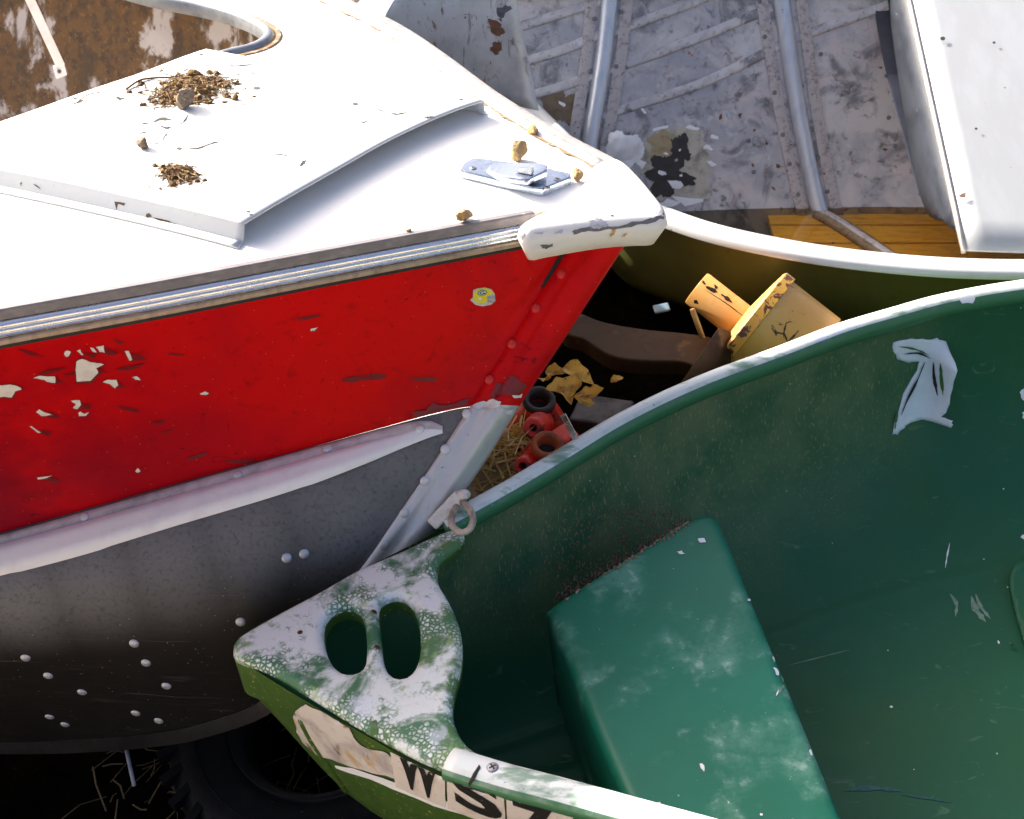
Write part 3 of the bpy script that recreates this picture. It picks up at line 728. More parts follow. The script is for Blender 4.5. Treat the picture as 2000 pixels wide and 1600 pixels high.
# hatch cover: bent sheet with a flange along the near and far edge
HT = .032
def hat(x, y): return on_deck(x, y, HT)
nE = cr([hat(-420, 241), hat(-200, 289), hat(0, 333), hat(240, 386), hat(478, 438)], 60)
fE = cr([hat(20, 30), hat(200, 62), hat(402, 98), hat(660, 146), hat(945, 198)], 60)
rows = []
for k in range(25):
    v = k / 24; rows.append([n_.lerp(f_, v) for n_, f_ in zip(nE, fE)])
hv = []
def relift(p, extra=0):
    q = d2(p); return deck3(q[0], q[1], HT + extra)
# trim the back edge to the photo's line and add the gentle waves of old sheet
bk = [(-420, 388), (0, 240), (400, 99)]
rows2 = []
for k in range(25):
    v = k / 24
    back = hat(lerp(-165, 402, v), lerp(297, 98, v)); front = nE[-1].lerp(fE[-1], v)
    rows2.append([relift(back.lerp(front, j / 44), .0035 * noise.noise(back.lerp(front, j / 44) * 5)) for j in range(45)])
nrow = rows2[0]; frow = rows2[-1]
lat = -E2
def drop_to_deck(p, off=.002):
    q = d2(p); return deck3(q[0], q[1], off)
bend = []
foot1 = [drop_to_deck(p + lat * .010, .004) for p in nrow]; foot2 = [drop_to_deck(p + lat * .030, .003) for p in nrow]
r0 = [p.lerp(f, .02) + lat * .0012 for p, f in zip(nrow, foot1)]; r1 = [p.lerp(f, .5) for p, f in zip(nrow, foot1)]; r2 = [p.lerp(f, .93) for p, f in zip(nrow, foot1)]
ff1 = [drop_to_deck(p - lat * .006, .004) for p in frow]; ff2 = [drop_to_deck(p - lat * .024, .003) for p in frow]
g0 = [p.lerp(f, .06) - lat * .002 for p, f in zip(frow, ff1)]; g2 = [p.lerp(f, .93) for p, f in zip(frow, ff1)]
vs, fs = grid([foot2, foot1, r2, r1, r0] + rows2 + [g0, g2, ff1, ff2])
hatch = obj('hatch_cover', vs, fs, HATCH, boat, auto=28); solid(hatch, .003, 0); HB = bvh_of(vs, fs)
for x, y in [(170, 415), (457, 484), (-120, 352)]:
    h = at_bvh(x, y, HB)
    if h: inst('screw', SCR, h[0] + h[1] * .0015, h[1], hatch, (.0062,) * 3, .6)
HOLE = simple('bolt_hole', (.05, .035, .03), .6, 0, .3, 100)
for x, y, r in [(502, 174, 7), (694, 205, 6), (350, 292, 6), (485, 415, 4.5), (490, 421, 4), (900, 196, 4), (393, 108, 4)]:
    patch('bolt_hole', HB, [(x + r * math.cos(a), y + .42 * r * math.sin(a)) for a in [k * .524 for k in range(12)]], HOLE, hatch, .0022, 4)
# cracked and curling paint on the hatch
rnd = random.Random(5)
def crack(pts, wd, seed):
    pts = cr([(*p, 0) for p in pts], 10); l = []; r = []
    q = random.Random(seed)
    for i, p in enumerate(pts):
        t = pts[min(9, i + 1)] - pts[max(0, i - 1)]; nrm = V((-t.y, t.x, 0)).normalized(); wv = 1.5 * wd * math.sin(math.pi * (i + .4) / 10) * q.uniform(.5, 1.2)
        l.append((p.x + nrm.x * wv, p.y + nrm.y * wv)); r.append((p.x - nrm.x * wv, p.y - nrm.y * wv))
    return l + r[::-1]
CR = [([(300, 240), (315, 234), (335, 236)], 2.5), ([(312, 247), (325, 252), (337, 249)], 1.5), ([(352, 246), (362, 236), (368, 225)], 1.2), ([(360, 290), (385, 292), (405, 285), (420, 280), (435, 279)], 1.3), ([(140, 205), (152, 202), (165, 196)], 1), ([(225, 190), (235, 195), (243, 193)], 1.6),
      ([(440, 131), (468, 130), (498, 127)], 1), ([(270, 263), (280, 261), (290, 259)], 1), ([(318, 278), (322, 268), (330, 262)], 1.3), ([(585, 327), (592, 320), (598, 315)], 2.6), ([(135, 188), (146, 194), (158, 196)], 1), ([(275, 242), (282, 243), (290, 243)], 1), ([(290, 282), (300, 281), (310, 282)], .9),
      ([(735, 215), (745, 218), (755, 223)], .9), ([(760, 222), (775, 225), (795, 221)], 1.1), ([(825, 230), (835, 231), (848, 230)], 1.5), ([(700, 243), (713, 240), (720, 234)], .8), ([(20, 195), (28, 196), (40, 200)], 1), ([(530, 303), (550, 304), (570, 308)], .7)]
for k, (p, wd) in enumerate(CR): patch('paint_crack', HB, crack(p, wd, k), DARK, hatch, .0021, 6)
BARE = simple('bare_grey_metal', (.50, .49, .47), .5, .2, .3, 40)
patch('paint_chip', HB, jag([(325, 258), (352, 243), (378, 240), (402, 246), (380, 254), (362, 262), (365, 280), (340, 282), (318, 276)], 2, 3, 2), BARE, hatch, .0019, 8)
for k, px in enumerate([[(224, 393), (246, 397), (243, 402), (232, 398), (228, 410)], [(66, 358), (78, 366), (82, 371), (70, 364)], [(285, 420), (292, 416), (298, 423), (288, 426)], [(40, 358), (44, 356), (43, 365)], [(300, 425), (330, 431), (350, 440), (325, 436)]]):
    patch('scratch', HB, jag(px, .8, 2, k), simple('brown_scratch', (.12, .07, .04), .8, 0, .4, 90), hatch, .0020, 5)

# bow chock: chrome base with three screws, raised tongue on top
def dk(x, y, h=0): return on_deck(x, y, h)
b2 = [d2(dk(x, y)) for x, y in [(897, 347), (903, 335), (923, 322), (985, 330), (1050, 340), (1114, 353), (1115, 361), (1060, 384), (1040, 381), (970, 365)]]
chock = obj('bow_chock', *plate(dense(b2, 8), [], lambda x, y, h: deck3(x, y, .016 + h), .003, .012, .02, bottom=True), CHROME, boat, auto=25)
t2 = [d2(dk(x, y, .022)) for x, y in [(951, 335), (956, 324), (968, 318), (1015, 324), (1069, 335), (1068, 347), (1030, 363), (990, 352)]]
def tongue(x, y, h):
    f = sst(t2[0][0], t2[5][0], x); return deck3(x, y, .024 + .012 * f + h)
obj('tongue', *plate(dense(t2, 6), [], tongue, .003, .008, .02, bottom=True), CHROME, chock, auto=25)
a, b = dk(1010, 330, .036), dk(1040, 336, .040)
vs, fs = sweep([a, a.lerp(b, .5), b], NR, lambda f: [(-.005, -.004), (.005, -.004), (.004, .002 + .006 * f), (-.004, .002 + .006 * f)]); obj('pin', vs, fs, CHROME, chock, auto=30)
for x, y in [(924, 328), (1088, 350), (1068, 366)]: inst('screw', SCR, dk(x, y, .0165), NR, chock, (.0068, .0068, .004), .4)

# sticker on the red side: yellow helmet with an oval green letter mark
def ell(cx, cy, a, b, rot=0, n=28, a0=0, a1=2 * math.pi): return [(cx + a * math.cos(t) * math.cos(rot) - b * math.sin(t) * math.sin(rot), cy + a * math.cos(t) * math.sin(rot) + b * math.sin(t) * math.cos(rot)) for t in [a0 + (a1 - a0) * k / n for k in range(n + (0 if a1 - a0 > 6.2 else 1))]]
stk = patch('helmet_sticker', SIDE, [(924, 566), (932, 563), (947, 561), (960, 565), (966, 574), (967, 588), (958, 595), (942, 598), (928, 595), (918, 586), (923, 580)], simple('sticker_edge', (.55, .53, .48), .5, 0, .3, 120), boat, .0012, 8)
patch('shell', SIDE, [(926, 572), (932, 565), (946, 562), (958, 566), (964, 573), (950, 577), (951, 588), (944, 592), (930, 590), (923, 584)], simple('sticker_yellow', (.72, .62, .02), .35, 0, .15, 90), stk, .0020, 6)
patch('face_guard', SIDE, [(951, 578), (966, 578), (966, 583), (953, 583), (956, 586), (965, 587), (962, 591), (951, 590)], simple('sticker_grey', (.35, .35, .36), .5, 0, .3, 90), stk, .0021, 6)
patch('emblem', SIDE, ell(941, 571, 9.5, 5.5, -.15), simple('sticker_green', (.012, .09, .03), .4, 0, .1, 90), stk, .0026, 5)
patch('emblem', SIDE, ell(941, 571, 7.8, 4.3, -.15), simple('sticker_white', (.75, .75, .7), .4, 0, .1, 90), stk, .0030, 5)
go = ell(941, 571, 6.2, 3.3, -.15, 16, .35, 5.6); gi = ell(941, 571, 3.6, 1.7, -.15, 16, .35, 5.6)
patch('letter', SIDE, go + gi[::-1], bpy.data.materials['sticker_green'], stk, .0034, 5)
patch('letter', SIDE, [(941, 571), (947.5, 570), (946.5, 573.5), (944, 573), (944, 572.2), (941, 572.4)], bpy.data.materials['sticker_green'], stk, .0034, 5)
patch('ear_hole', SIDE, ell(936, 583, 3.2, 3), simple('sticker_white2', (.7, .68, .62), .4, 0, .3, 90), stk, .0026, 4)

# flaked paint on the red side: bare chips with a dark lifted edge beside some of them
chips = [[(148, 705), (160, 700), (175, 706), (190, 708), (202, 710), (188, 718), (192, 728), (176, 742), (150, 744), (147, 722)], [(65, 737), (78, 733), (108, 735), (107, 748), (92, 744), (80, 740)], [(124, 690), (130, 683), (138, 686), (135, 694), (128, 696)], [(150, 684), (156, 682), (163, 692), (158, 693)], [(176, 678), (184, 680), (188, 688), (182, 687)], [(187, 676), (202, 673), (204, 688), (194, 687), (191, 680)],
         [(242, 685), (252, 684), (258, 702), (252, 704), (247, 692)], [(200, 746), (210, 741), (228, 741), (231, 752), (224, 757), (213, 750)], [(258, 735), (267, 734), (274, 742), (264, 740)], [(-10, 752), (20, 750), (40, 756), (42, 760), (30, 764), (22, 775), (8, 774), (-10, 776)], [(138, 782), (155, 780), (158, 790), (150, 799), (142, 796), (148, 788)], [(70, 804), (76, 798), (86, 804), (105, 810), (92, 810), (82, 813)],
         [(152, 806), (158, 803), (164, 807), (174, 804), (168, 811), (154, 812)], [(57, 831), (62, 832), (80, 845), (74, 845)], [(390, 767), (400, 764), (408, 767), (402, 771), (392, 770)], [(605, 643), (612, 641), (620, 638), (614, 646), (606, 646)], [(72, 932), (84, 930), (103, 928), (92, 933), (74, 935)], [(264, 919), (268, 913), (275, 920), (268, 923)]]
for k, c in enumerate(chips):
    mx_, my_ = sum(p[0] for p in c) / len(c), sum(p[1] for p in c) / len(c)
    patch('flake_edge', SIDE, jag([(mx_ + (p[0] - mx_) * 1.16 + 1.5, my_ + (p[1] - my_) * 1.16 + 1.5) for p in c], 1.2, 2, k), FLAKE_DK, boat, .0007, 8)
    patch('paint_chip', SIDE, jag(c, .9, 2, k), CHIP, boat, .0013, 8)
    if k in (0, 1, 3, 5, 6, 7, 10, 11, 13, 16): patch('lifted_flake', SIDE, shard(mx_ + 18, my_ + 5, 9, .2, 1.9, 6, k), FLAKE_DK, boat, .0010, 8)
for k, (x, y, r) in enumerate([(60, 690, 8), (100, 724, 9), (232, 668, 6), (255, 717, 9), (140, 730, 6), (345, 693, 6), (250, 798, 8), (310, 825, 6), (330, 842, 5), (700, 740, 12), (735, 735, 10), (470, 900, 10), (830, 740, 14), (600, 620, 8), (390, 890, 8)]): patch('lifted_flake', SIDE, shard(x, y, r, random.Random(k).uniform(-.4, .4), 3.2, 9, k + 40), FLAKE_DK, boat, .0010, 8)
# worn ragged border where red meets silver
patch('worn_paint', ALLNEAR, jag([(806, 806), (830, 800), (846, 786), (870, 792), (900, 782), (915, 778), (912, 790), (880, 798), (850, 806), (830, 812), (808, 816)], 2, 3, 4), FLAKE_DK, boat, .0030, 8)
patch('worn_paint', STEM, jag([(955, 775), (970, 748), (985, 750), (1000, 733), (1012, 742), (1028, 752), (1010, 775), (985, 770), (970, 778)], 1.5, 3, 5), FLAKE_DK, boat, .0022, 8)
patch('paint_chip', STEM, jag([(950, 785), (962, 778), (978, 784), (976, 792), (962, 798), (953, 793)], 1.2, 3, 6), CHIP, boat, .0034, 6)
patch('paint_chip', STEM, jag([(1000, 772), (1014, 771), (1020, 768), (1016, 776), (1004, 777)], 1, 3, 7), CHIP, boat, .0034, 6)
patch('worn_paint', STEM, jag([(918, 790), (950, 784), (975, 794), (1003, 800), (1000, 808), (960, 800), (925, 798)], 3, 4, 9), simple('ragged_silver', (.60, .58, .58), .45, .1, .3, 60), boat, .0026, 8)
dd = [(1096, 492), (1106, 497), (1094, 512), (1080, 536), (1070, 552), (1056, 566), (1058, 556), (1078, 520)]
patch('worn_paint', ALLNEAR, jag(dd, 1.5, 3, 8), DARK, boat, .0016, 8)

# bow eye on the stem: block with a hanging ring
be = at_t(880, 1000, 3.035); d1 = (at_t(905, 962, 3.03) - at_t(848, 1022, 3.045)).normalized(); dn = -ray(880, 1000).normalized(); d3 = d1.cross(dn).normalized(); dn = d3.cross(d1)
eye = bev(obj('bow_eye', *box(at_t(872, 996, 3.04), d1, d3, dn, .040, .013, .012), simple('crusty_white_paint', (.66, .62, .57), .6, 0, .4, 60, .5), boat, False), .005, 3)
vs, fs = sweep(cr([at_t(893, 985, 3.03), at_t(882, 1010, 3.015), at_t(884, 1028, 3.0), at_t(900, 1040, 2.99), at_t(918, 1033, 2.985), at_t(924, 1013, 2.99), at_t(916, 993, 3.00), at_t(903, 980, 3.025)], 40), UP, circ(.0066, 10)); obj('ring', vs, fs, simple('rusty_white_ring', (.46, .38, .30), .55, 0, .9, 45, .6), eye)
vs, fs = lathe([(.001, 0), (.011, 0), (.011, .02), (.008, .03), (.001, .032)], at_t(896, 970, 3.04), V((.5, -.5, .6)), 16); obj('lug', vs, fs, bpy.data.materials['crusty_white_paint'], eye)

# ================================================================== green canoe
CO = at_t(905, 1012, 3.062)
NC = V((-.10, -math.sin(rad(4)), math.cos(rad(4)))).normalized()
def cpl(x, y, h=0): return at_pl(x, y, CO + NC * h, NC)
CT = cpl(456, 1268)
fdir = (cpl(2000, 560) - CT).normalized(); ndir = (cpl(1300, 1590) - CT).normalized()
CA = (fdir * .62 + ndir * .38).normalized(); CL = NC.cross(CA).normalized()     # axis, lateral (to the far side)
if CL.dot(fdir) < 0: CL = -CL
canoe = root('green_canoe', CT + CA * 1.0 - NC * .42, 'green canoe with chalky white bow plate, seat and registration letters', 'canoe')
def c2(p): q = p - CT; return (q.dot(CA), q.dot(CL))
FG = [(456, 1262), (480, 1234), (620, 1160), (720, 1106), (820, 1056), (905, 1010), (1000, 957), (1100, 897), (1200, 836), (1300, 785), (1400, 742), (1520, 698), (1640, 652), (1740, 622), (1850, 592), (2000, 566), (2200, 545), (2400, 530)]
NG = [(456, 1275), (480, 1296), (575, 1356), (700, 1428), (800, 1484), (915, 1534), (1000, 1556), (1100, 1582), (1300, 1636), (1600, 1718), (2000, 1815), (2600, 1960)]
fg3 = cr([cpl(*p) for p in FG], 110); ng3 = cr([cpl(*p) for p in NG], 110)
ftab = sorted(c2(p) for p in fg3); ntab = sorted((c2(p)[0], -c2(p)[1]) for p in ng3)
DEP = [(0, .10), (.02, .14), (.05, .205), (.10, .33), (.15, .43), (.21, .49), (.35, .50), (.6, .50), (2.5, .50)]
def csec(d, ph, inset=0):
    """hull section at distance d from the tip; ph 0 far rim .. 1 near rim"""
    wf, wn = max(.004, interp(ftab, d) - inset), max(.004, interp(ntab, d) - inset)
    dep = interp(DEP, d) - inset
    a = ph * math.pi; c, s = math.cos(a), math.sin(a)
    ex = lerp(1.12, .62, sst(.15, 1.3, d)); ey = lerp(.95, .80, sst(.15, 1.3, d))
    lat = (wf if c > 0 else wn) * math.copysign(abs(c) ** ex, c)
    return CT + CA * d + CL * lat - NC * (dep * s ** ey)
DS = [0.0, .004, .01, .02, .035, .055, .08, .11, .14, .18] + [.18 + .04 * k for k in range(1, 60)]
PHS = [k / 44 for k in range(45)]
vs, fs = grid([[csec(d, p) for p in PHS] for d in DS]); obj('hull', vs, fs, CANOE_OUT, canoe); COUT = bvh_of(vs, fs)
DI = [d for d in DS if d > .045]
def cin(d, p):
    q = csec(d, p, .008)
    # two raised stiffening ridges along the floor
    for c0 in (.405, .505, .6):
        q = q + NC * (.008 * math.exp(-((p - c0) / .011) ** 2))
    return q
PHI = [k / 110 for k in range(111)]
vs, fs = grid([[cin(d, p) for p in PHI] for d in DI]); obj('hull_lining', vs, fs, CANOE_IN, canoe); CIN = bvh_of(vs, fs)
# rolled gunwales
def gun(path, z=.0): return sweep(path, NC, circ(1, 16, .024, .026))
g = [p + NC * -.004 for p in fg3 if c2(p)[0] > c2(cpl(862, 1036))[0]]; vs, fs = gun(g); fgun = obj('gunwale', vs, fs, CGUN, canoe); GUNB = bvh_of(vs, fs)
g = cr([cpl(x, y) for x, y in [(880, 1492), (925, 1507), (1000, 1529), (1100, 1555), (1300, 1610), (1600, 1690), (2000, 1790), (2600, 1940)]], 70); vs, fs = sweep(g, NC, circ(1, 18, .030, .024)); ngun = obj('gunwale', vs, fs, CGUN, canoe); GUNN = bvh_of(vs, fs)
# bow plate with two hand holes
PT = .016
pp = [(452, 1268), (456, 1248), (478, 1230), (545, 1192), (620, 1152), (690, 1112), (720, 1098), (790, 1068), (860, 1036), (898, 1028), (905, 1045), (885, 1068), (862, 1085), (852, 1106), (855, 1132), (874, 1165), (892, 1205), (901, 1248), (898, 1300), (886, 1345), (882, 1385), (892, 1420), (915, 1453), (948, 1474), (975, 1488), (958, 1530), (915, 1518), (860, 1495), (800, 1468), (700, 1413), (600, 1351), (540, 1315), (510, 1300), (478, 1290), (460, 1282)]
p2 = [c2(cpl(x, y, PT)) for x, y in pp]; p2 = [(p.x, p.y) for p in cr([(*p, 0) for p in p2], 150, True)]
def slot(pts): return [(p.x, p.y) for p in cr([(*c2(cpl(x, y, PT)), 0) for x, y in pts], 40, True)]
h1 = slot([(632, 1215), (648, 1192), (676, 1182), (702, 1192), (712, 1222), (714, 1265), (709, 1297), (690, 1310), (664, 1306), (643, 1283), (632, 1250)])
h2 = slot([(738, 1185), (752, 1168), (778, 1163), (803, 1178), (816, 1212), (819, 1258), (810, 1298), (790, 1318), (766, 1315), (749, 1290), (742, 1240)])
tip2 = c2(cpl(456, 1262, PT))
def c3(x, y, h): return CT + CA * x + CL * y + NC * (PT + h)
def sk(p):
    d = math.hypot(p[0] - tip2[0], p[1] - tip2[1]); return lerp(.085, .012, sst(.05, .21, d))
vs, fs = plate(p2, [h1, h2], c3, .017, sk, .008, hskirt=.022)
deckp = obj('bow_plate', vs, fs, CDECK, canoe); PLB = bvh_of(vs, fs)
deckp.data.materials.append(CANOE_OUT)
# the skirt below the rolled edge keeps its unbleached green
for f in deckp.data.polygons:
    if abs(f.normal.dot(NC)) < .12: f.material_index = 1
RUSTSC = simple('rusty_screw', (.20, .06, .025), .7, .2, .5, 200, .4); SCRU = screw_mesh('screw', RUSTSC)
for x, y in [(586, 1235), (731, 1195), (737, 1264)]:
    h = at_bvh(x, y, PLB); inst('screw', SCRU, h[0] - h[1] * .001, h[1], deckp, (.0062, .0062, .004), x)
h = at_bvh(962, 1499, GUNN) or at_bvh(966, 1510, PLB)
if h: inst('screw', SCR, h[0], h[1], ngun, (.010, .010, .007), .5)
# dark joint between plate and near gunwale
a = at_bvh(935, 1497, PLB)
jt = [(936, 1494), (939, 1500), (928, 1522), (918, 1536), (915, 1530), (924, 1512)]
patch('joint_gap', bvh_of(*join([(vs, fs), sweep(g, NC, circ(1, 18, .030, .024))])), jt, DARK, ngun, .0016, 5)
GPATCH = simple('green_paint_spot', (.05, .13, .03), .45, 0, .3, 80)
patch('paint_patch', PLB, jag([(723, 1410), (739, 1408), (737, 1435), (724, 1438)], 2, 3, 3), GPATCH, deckp, .0014, 6)

# seat: moulded box across the canoe
SH = -.150
def spl(x, y): return at_pl(x, y, CO + NC * SH, NC)
s2 = [c2(spl(x, y)) for x, y in [(1072, 1192), (1084, 1172), (1330, 1018), (1385, 1000), (1402, 1008), (1470, 1168), (1560, 1385), (1640, 1580), (1720, 1770), (1560, 1820), (1330, 1770), (1235, 1590), (1150, 1400)]]
# run the far end out into the hull side
s2 = [(p.x, p.y) for p in cr([(*p, 0) for p in s2], 120, True)]
vs, fs = plate(s2, [], lambda x, y, h: CT + CA * x + CL * y + NC * (SH + h), .022, .27, .02)
seat = obj('seat', vs, fs, SEAT, canoe); SEATB = bvh_of(vs, fs)
INB = bvh_of(*join([(vs, fs), grid([[cin(d, p) for p in PHI] for d in DI])]))
print('CANOE wf', [round(interp(ftab, d), 3) for d in (.1, .3, .5, 1, 1.5)], 'wn', [round(interp(ntab, d), 3) for d in (.1, .3, .5, 1, 1.5)])
# dried dirt along the seat's joint with the side
rnd = random.Random(9); parts = []
for k in range(900):
    f = rnd.random(); u = rnd.random() ** 2.2
    x = lerp(1085, 1350, f) + rnd.gauss(0, 6); y = lerp(1175, 1020, f) - u * 170 * (1 - .75 * f) + rnd.gauss(0, 3)
    if u > .3: x += -u * 50
    h = at_bvh(x, y, INB)
    if not h: continue
    r = rnd.uniform(.0006, .0022) * (1.5 if u < .1 else 1); t1 = h[1].orthogonal().normalized(); t2_ = h[1].cross(t1)
    c = h[0] + h[1] * r * .4; long = (CL * -.6 + NC * -.8); long = (long - h[1] * long.dot(h[1])).normalized()
    l = r * rnd.uniform(1, 3); sd = h[1].cross(long)
    parts.append(([c + long * l, c + sd * r, c - long * l, c - sd * r, c + h[1] * r], [(0, 1, 4), (1, 2, 4), (2, 3, 4), (3, 0, 4)]))
o = obj('dried_dirt', *join(parts), DIRT, canoe, False); o['kind'] = 'stuff'
# white scrapes and flakes inside
for k, (x, y, r, a, asp) in enumerate([(1370, 1057, 7, .2, 1.3), (1330, 1080, 6, .5, 1.2), (1510, 1288, 3, 1.3, 2.2), (1516, 1312, 6, 1.2, 1.8), (1518, 1356, 3, 1.9, 3), (1583, 1470, 4, 1.2, 2), (1463, 1173, 3, 0, 1.3), (1283, 1572, 7, .1, 1.5), (1740, 1382, 3, 0, 1.2), (1950, 1255, 3, .9, 1.5), (1998, 1050, 5, .9, 1.4), (1487, 1592, 3, .4, 1.2), (1372, 1500, 6, 1.2, 1.6)]):
    patch('paint_chip', INB, shard(x, y, r, a, asp, 7, k), SCRAPE, canoe, .0016, 6)
def streak(name, pts, wd, mm, b=INB): return patch(name, b, crack(pts, wd, 3), mm, canoe, .0012, 8)
PALE = simple('pale_scuff', (.17, .26, .19), .6, 0, .5, 90); TEAL = simple('teal_scuff', (.01, .10, .10), .5, 0, .5, 90)
BAND = simple('scuffed_band', (.036, .11, .066), .6, 0, .6, 60)
for p, wd, mm in [([(1897, 1165), (1905, 1190), (1925, 1215)], 5, PALE), ([(1905, 1160), (1915, 1185), (1935, 1210)], 3, PALE), ([(1855, 1160), (1868, 1180), (1866, 1205)], 3, PALE), ([(1855, 1060), (1850, 1085), (1846, 1110)], 1.2, SCRAPE), ([(1650, 1545), (1700, 1540), (1760, 1545)], 4, TEAL), ([(1755, 1552), (1810, 1560), (1860, 1568)], 1.5, TEAL), ([(1530, 1370), (1560, 1400), (1640, 1600)], 1.2, TEAL), ([(1525, 1320), (1530, 1340), (1515, 1360)], 2.2, PALE), ([(1540, 1300), (1600, 1285), (1660, 1270)], 1, PALE)]: streak('scuff_mark', p, wd, mm)
# torn, curling flap of white skin under the far gunwale
FLAP = simple('curled_white_skin', (.74, .75, .80), .42, 0, .12, 20, .3)
fpx = jag([(1745, 668), (1770, 662), (1800, 663), (1828, 660), (1846, 664), (1847, 700), (1838, 740), (1832, 790), (1822, 806), (1838, 808), (1836, 824), (1800, 818), (1770, 830), (1752, 848), (1742, 848), (1750, 815), (1762, 770), (1790, 725), (1795, 705), (1775, 708), (1752, 700), (1742, 682)], 1.6, 3, 1)
flap = patch('torn_skin_flap', CIN, fpx, FLAP, canoe, .002, 7, offf=lambda p: .002 + .060 * sst(1800, 1850, p[0]) * sst(655, 700, p[1]) + .010 * sst(780, 815, p[1]) * sst(1790, 1840, p[0])); solid(flap, .0016, 1)
for k, p in enumerate([[(1815, 700), (1816, 730), (1820, 765)], [(1823, 696), (1824, 725), (1826, 760)], [(1804, 705), (1790, 740), (1770, 780), (1758, 810)], [(1755, 675), (1785, 680), (1810, 690)], [(1763, 690), (1790, 688), (1812, 695)], [(1752, 800), (1748, 820), (1746, 838)]]):
    patch('dark_stripe', CIN, crack(p, 1.6, k), GPATCH if k % 2 else DARK, canoe, .002, 5, offf=lambda q: .0052 + .060 * sst(1800, 1850, q[0]) * sst(655, 700, q[1]))
for k, c in enumerate([[(1872, 583), (1890, 576), (1905, 580), (1900, 592), (1878, 592)], [(1845, 618), (1850, 612), (1850, 630), (1846, 632)], [(1877, 611), (1884, 608), (1886, 615), (1880, 617)], [(1212, 872), (1216, 872), (1219, 888), (1214, 890)]]): patch('paint_chip', GUNB, jag(c, 1, 2, k), SCRAPE, fgun, .0012, 5)
for k, c in enumerate([[(1990, 765), (2005, 755), (2010, 782), (1996, 780)], [(1996, 805), (2010, 800), (2010, 830), (1998, 820)]]): patch('paint_chip', CIN, jag(c, 1.5, 3, k), SCRAPE, canoe, .002, 6)
# second seat's riveted bracket at the right edge
bpx = [(1968, 1140), (1972, 1122), (1985, 1108), (2010, 1100), (2060, 1100), (2060, 1300), (2010, 1290), (1990, 1240), (1975, 1185)]
o = patch('seat_bracket', CIN, [(p.x, p.y) for p in cr([(*p, 0) for p in bpx], 50, True)], CANOE_IN, canoe, .012, 10); solid(o, .012, -1)
for x, y in [(1978, 1143), (1985, 1195), (1974, 1265)]:
    h = at_bvh(x, y, CIN); inst('rivet', dome_mesh('rivet', CANOE_IN), h[0] + h[1] * .012, h[1], o, (.005, .005, .004))

# outside of the near flank: raised stem seam, peeled patch, registration labels
def flank(x, y):
    for k in range(60):
        h = at_bvh(x, y + 2 * k, COUT)
        if h and c2(h[0])[1] < -.001 and h[1].dot(CL) < -.05: return h
    return None
pc = jag([(575, 1400), (583, 1382), (600, 1376), (640, 1388), (680, 1412), (692, 1440), (700, 1450), (720, 1462), (760, 1470), (775, 1490), (780, 1520), (740, 1512), (700, 1500), (660, 1485), (625, 1475), (598, 1455), (582, 1430)], 2, 3, 4)
patch('peeled_patch', flank, pc, PRIMER, canoe, .0022, 8)
patch('label_strip', flank, jag([(655, 1492), (690, 1498), (780, 1530), (860, 1558), (960, 1592), (1050, 1625), (1040, 1632), (940, 1600), (850, 1572), (770, 1540), (700, 1512), (660, 1500)], 1.2, 3, 5), SCRAPE, canoe, .0026, 8)
LB = [[(764, 1462), (870, 1500), (872, 1575), (775, 1535)], [(874, 1502), (985, 1545), (990, 1620), (876, 1577)], [(989, 1547), (1120, 1590), (1130, 1670), (993, 1622)]]
def text_mesh(t):
    c = bpy.data.curves.new('t', 'FONT'); c.body = t; c.size = 1; c.offset = .035; c.align_x = 'CENTER'; c.align_y = 'CENTER'; c.resolution_u = 4
    o = bpy.data.objects.new('t', c); COL.objects.link(o); dg = bpy.context.evaluated_depsgraph_get(); me = bpy.data.meshes.new_from_object(o.evaluated_get(dg))
    bpy.data.objects.remove(o); bm = bmesh.new(); bm.from_mesh(me); bmesh.ops.triangulate(bm, faces=bm.faces); bmesh.ops.subdivide_edges(bm, edges=[e for e in bm.edges if e.calc_length() > .2], cuts=2); bmesh.ops.triangulate(bm, faces=bm.faces)
    vs = [v.co.copy() for v in bm.verts]; fs = [[v.index for v in f.verts] for f in bm.faces]; bm.free()
    x0, x1 = min(v.x for v in vs), max(v.x for v in vs); y0, y1 = min(v.y for v in vs), max(v.y for v in vs)
    return [((v.x - x0) / (x1 - x0), (v.y - y0) / (y1 - y0)) for v in vs], fs
def letter(t, A, B, C, D, name='letter', par=None):
    """A top-left, B top-right, C bottom-right, D bottom-left in photo pixels"""
    uv, fs = text_mesh(t); vs = []
    for u, v in uv:
        x = lerp(lerp(D[0], C[0], u), lerp(A[0], B[0], u), v); y = lerp(lerp(D[1], C[1], u), lerp(A[1], B[1], u), v)
        h = flank(x, y)
        if not h: return
        vs.append(h[0] + h[1] * .0042)
    return obj(name, vs, fs, INK, par or canoe, False)
labs = []
for k, q in enumerate(LB): labs.append(patch('registration_label', flank, jag(q, .4, 6, k), LABEL, canoe, .0032, 10))
letter('W', (772, 1436), (858, 1470), (862, 1566), (784, 1528), par=labs[0]); letter('S', (885, 1510), (972, 1535), (986, 1606), (892, 1566), par=labs[1]); letter('7', (1002, 1556), (1080, 1580), (1098, 1650), (1010, 1618), par=labs[2])
ss = cr([(588, 1405, 0), (612, 1450, 0), (660, 1520, 0), (712, 1600, 0), (745, 1660, 0)], 30)
sp_ = [flank(p.x, p.y) for p in ss]; sp_ = [h for h in sp_ if h]
if len(sp_) > 4:
    vs, fs = sweep([h[0] for h in sp_], [h[1] for h in sp_], [(-.006, -.002), (-.004, .004), (.003, .006), (.007, -.002)]); obj('stem_seam', vs, fs, CANOE_OUT, canoe)

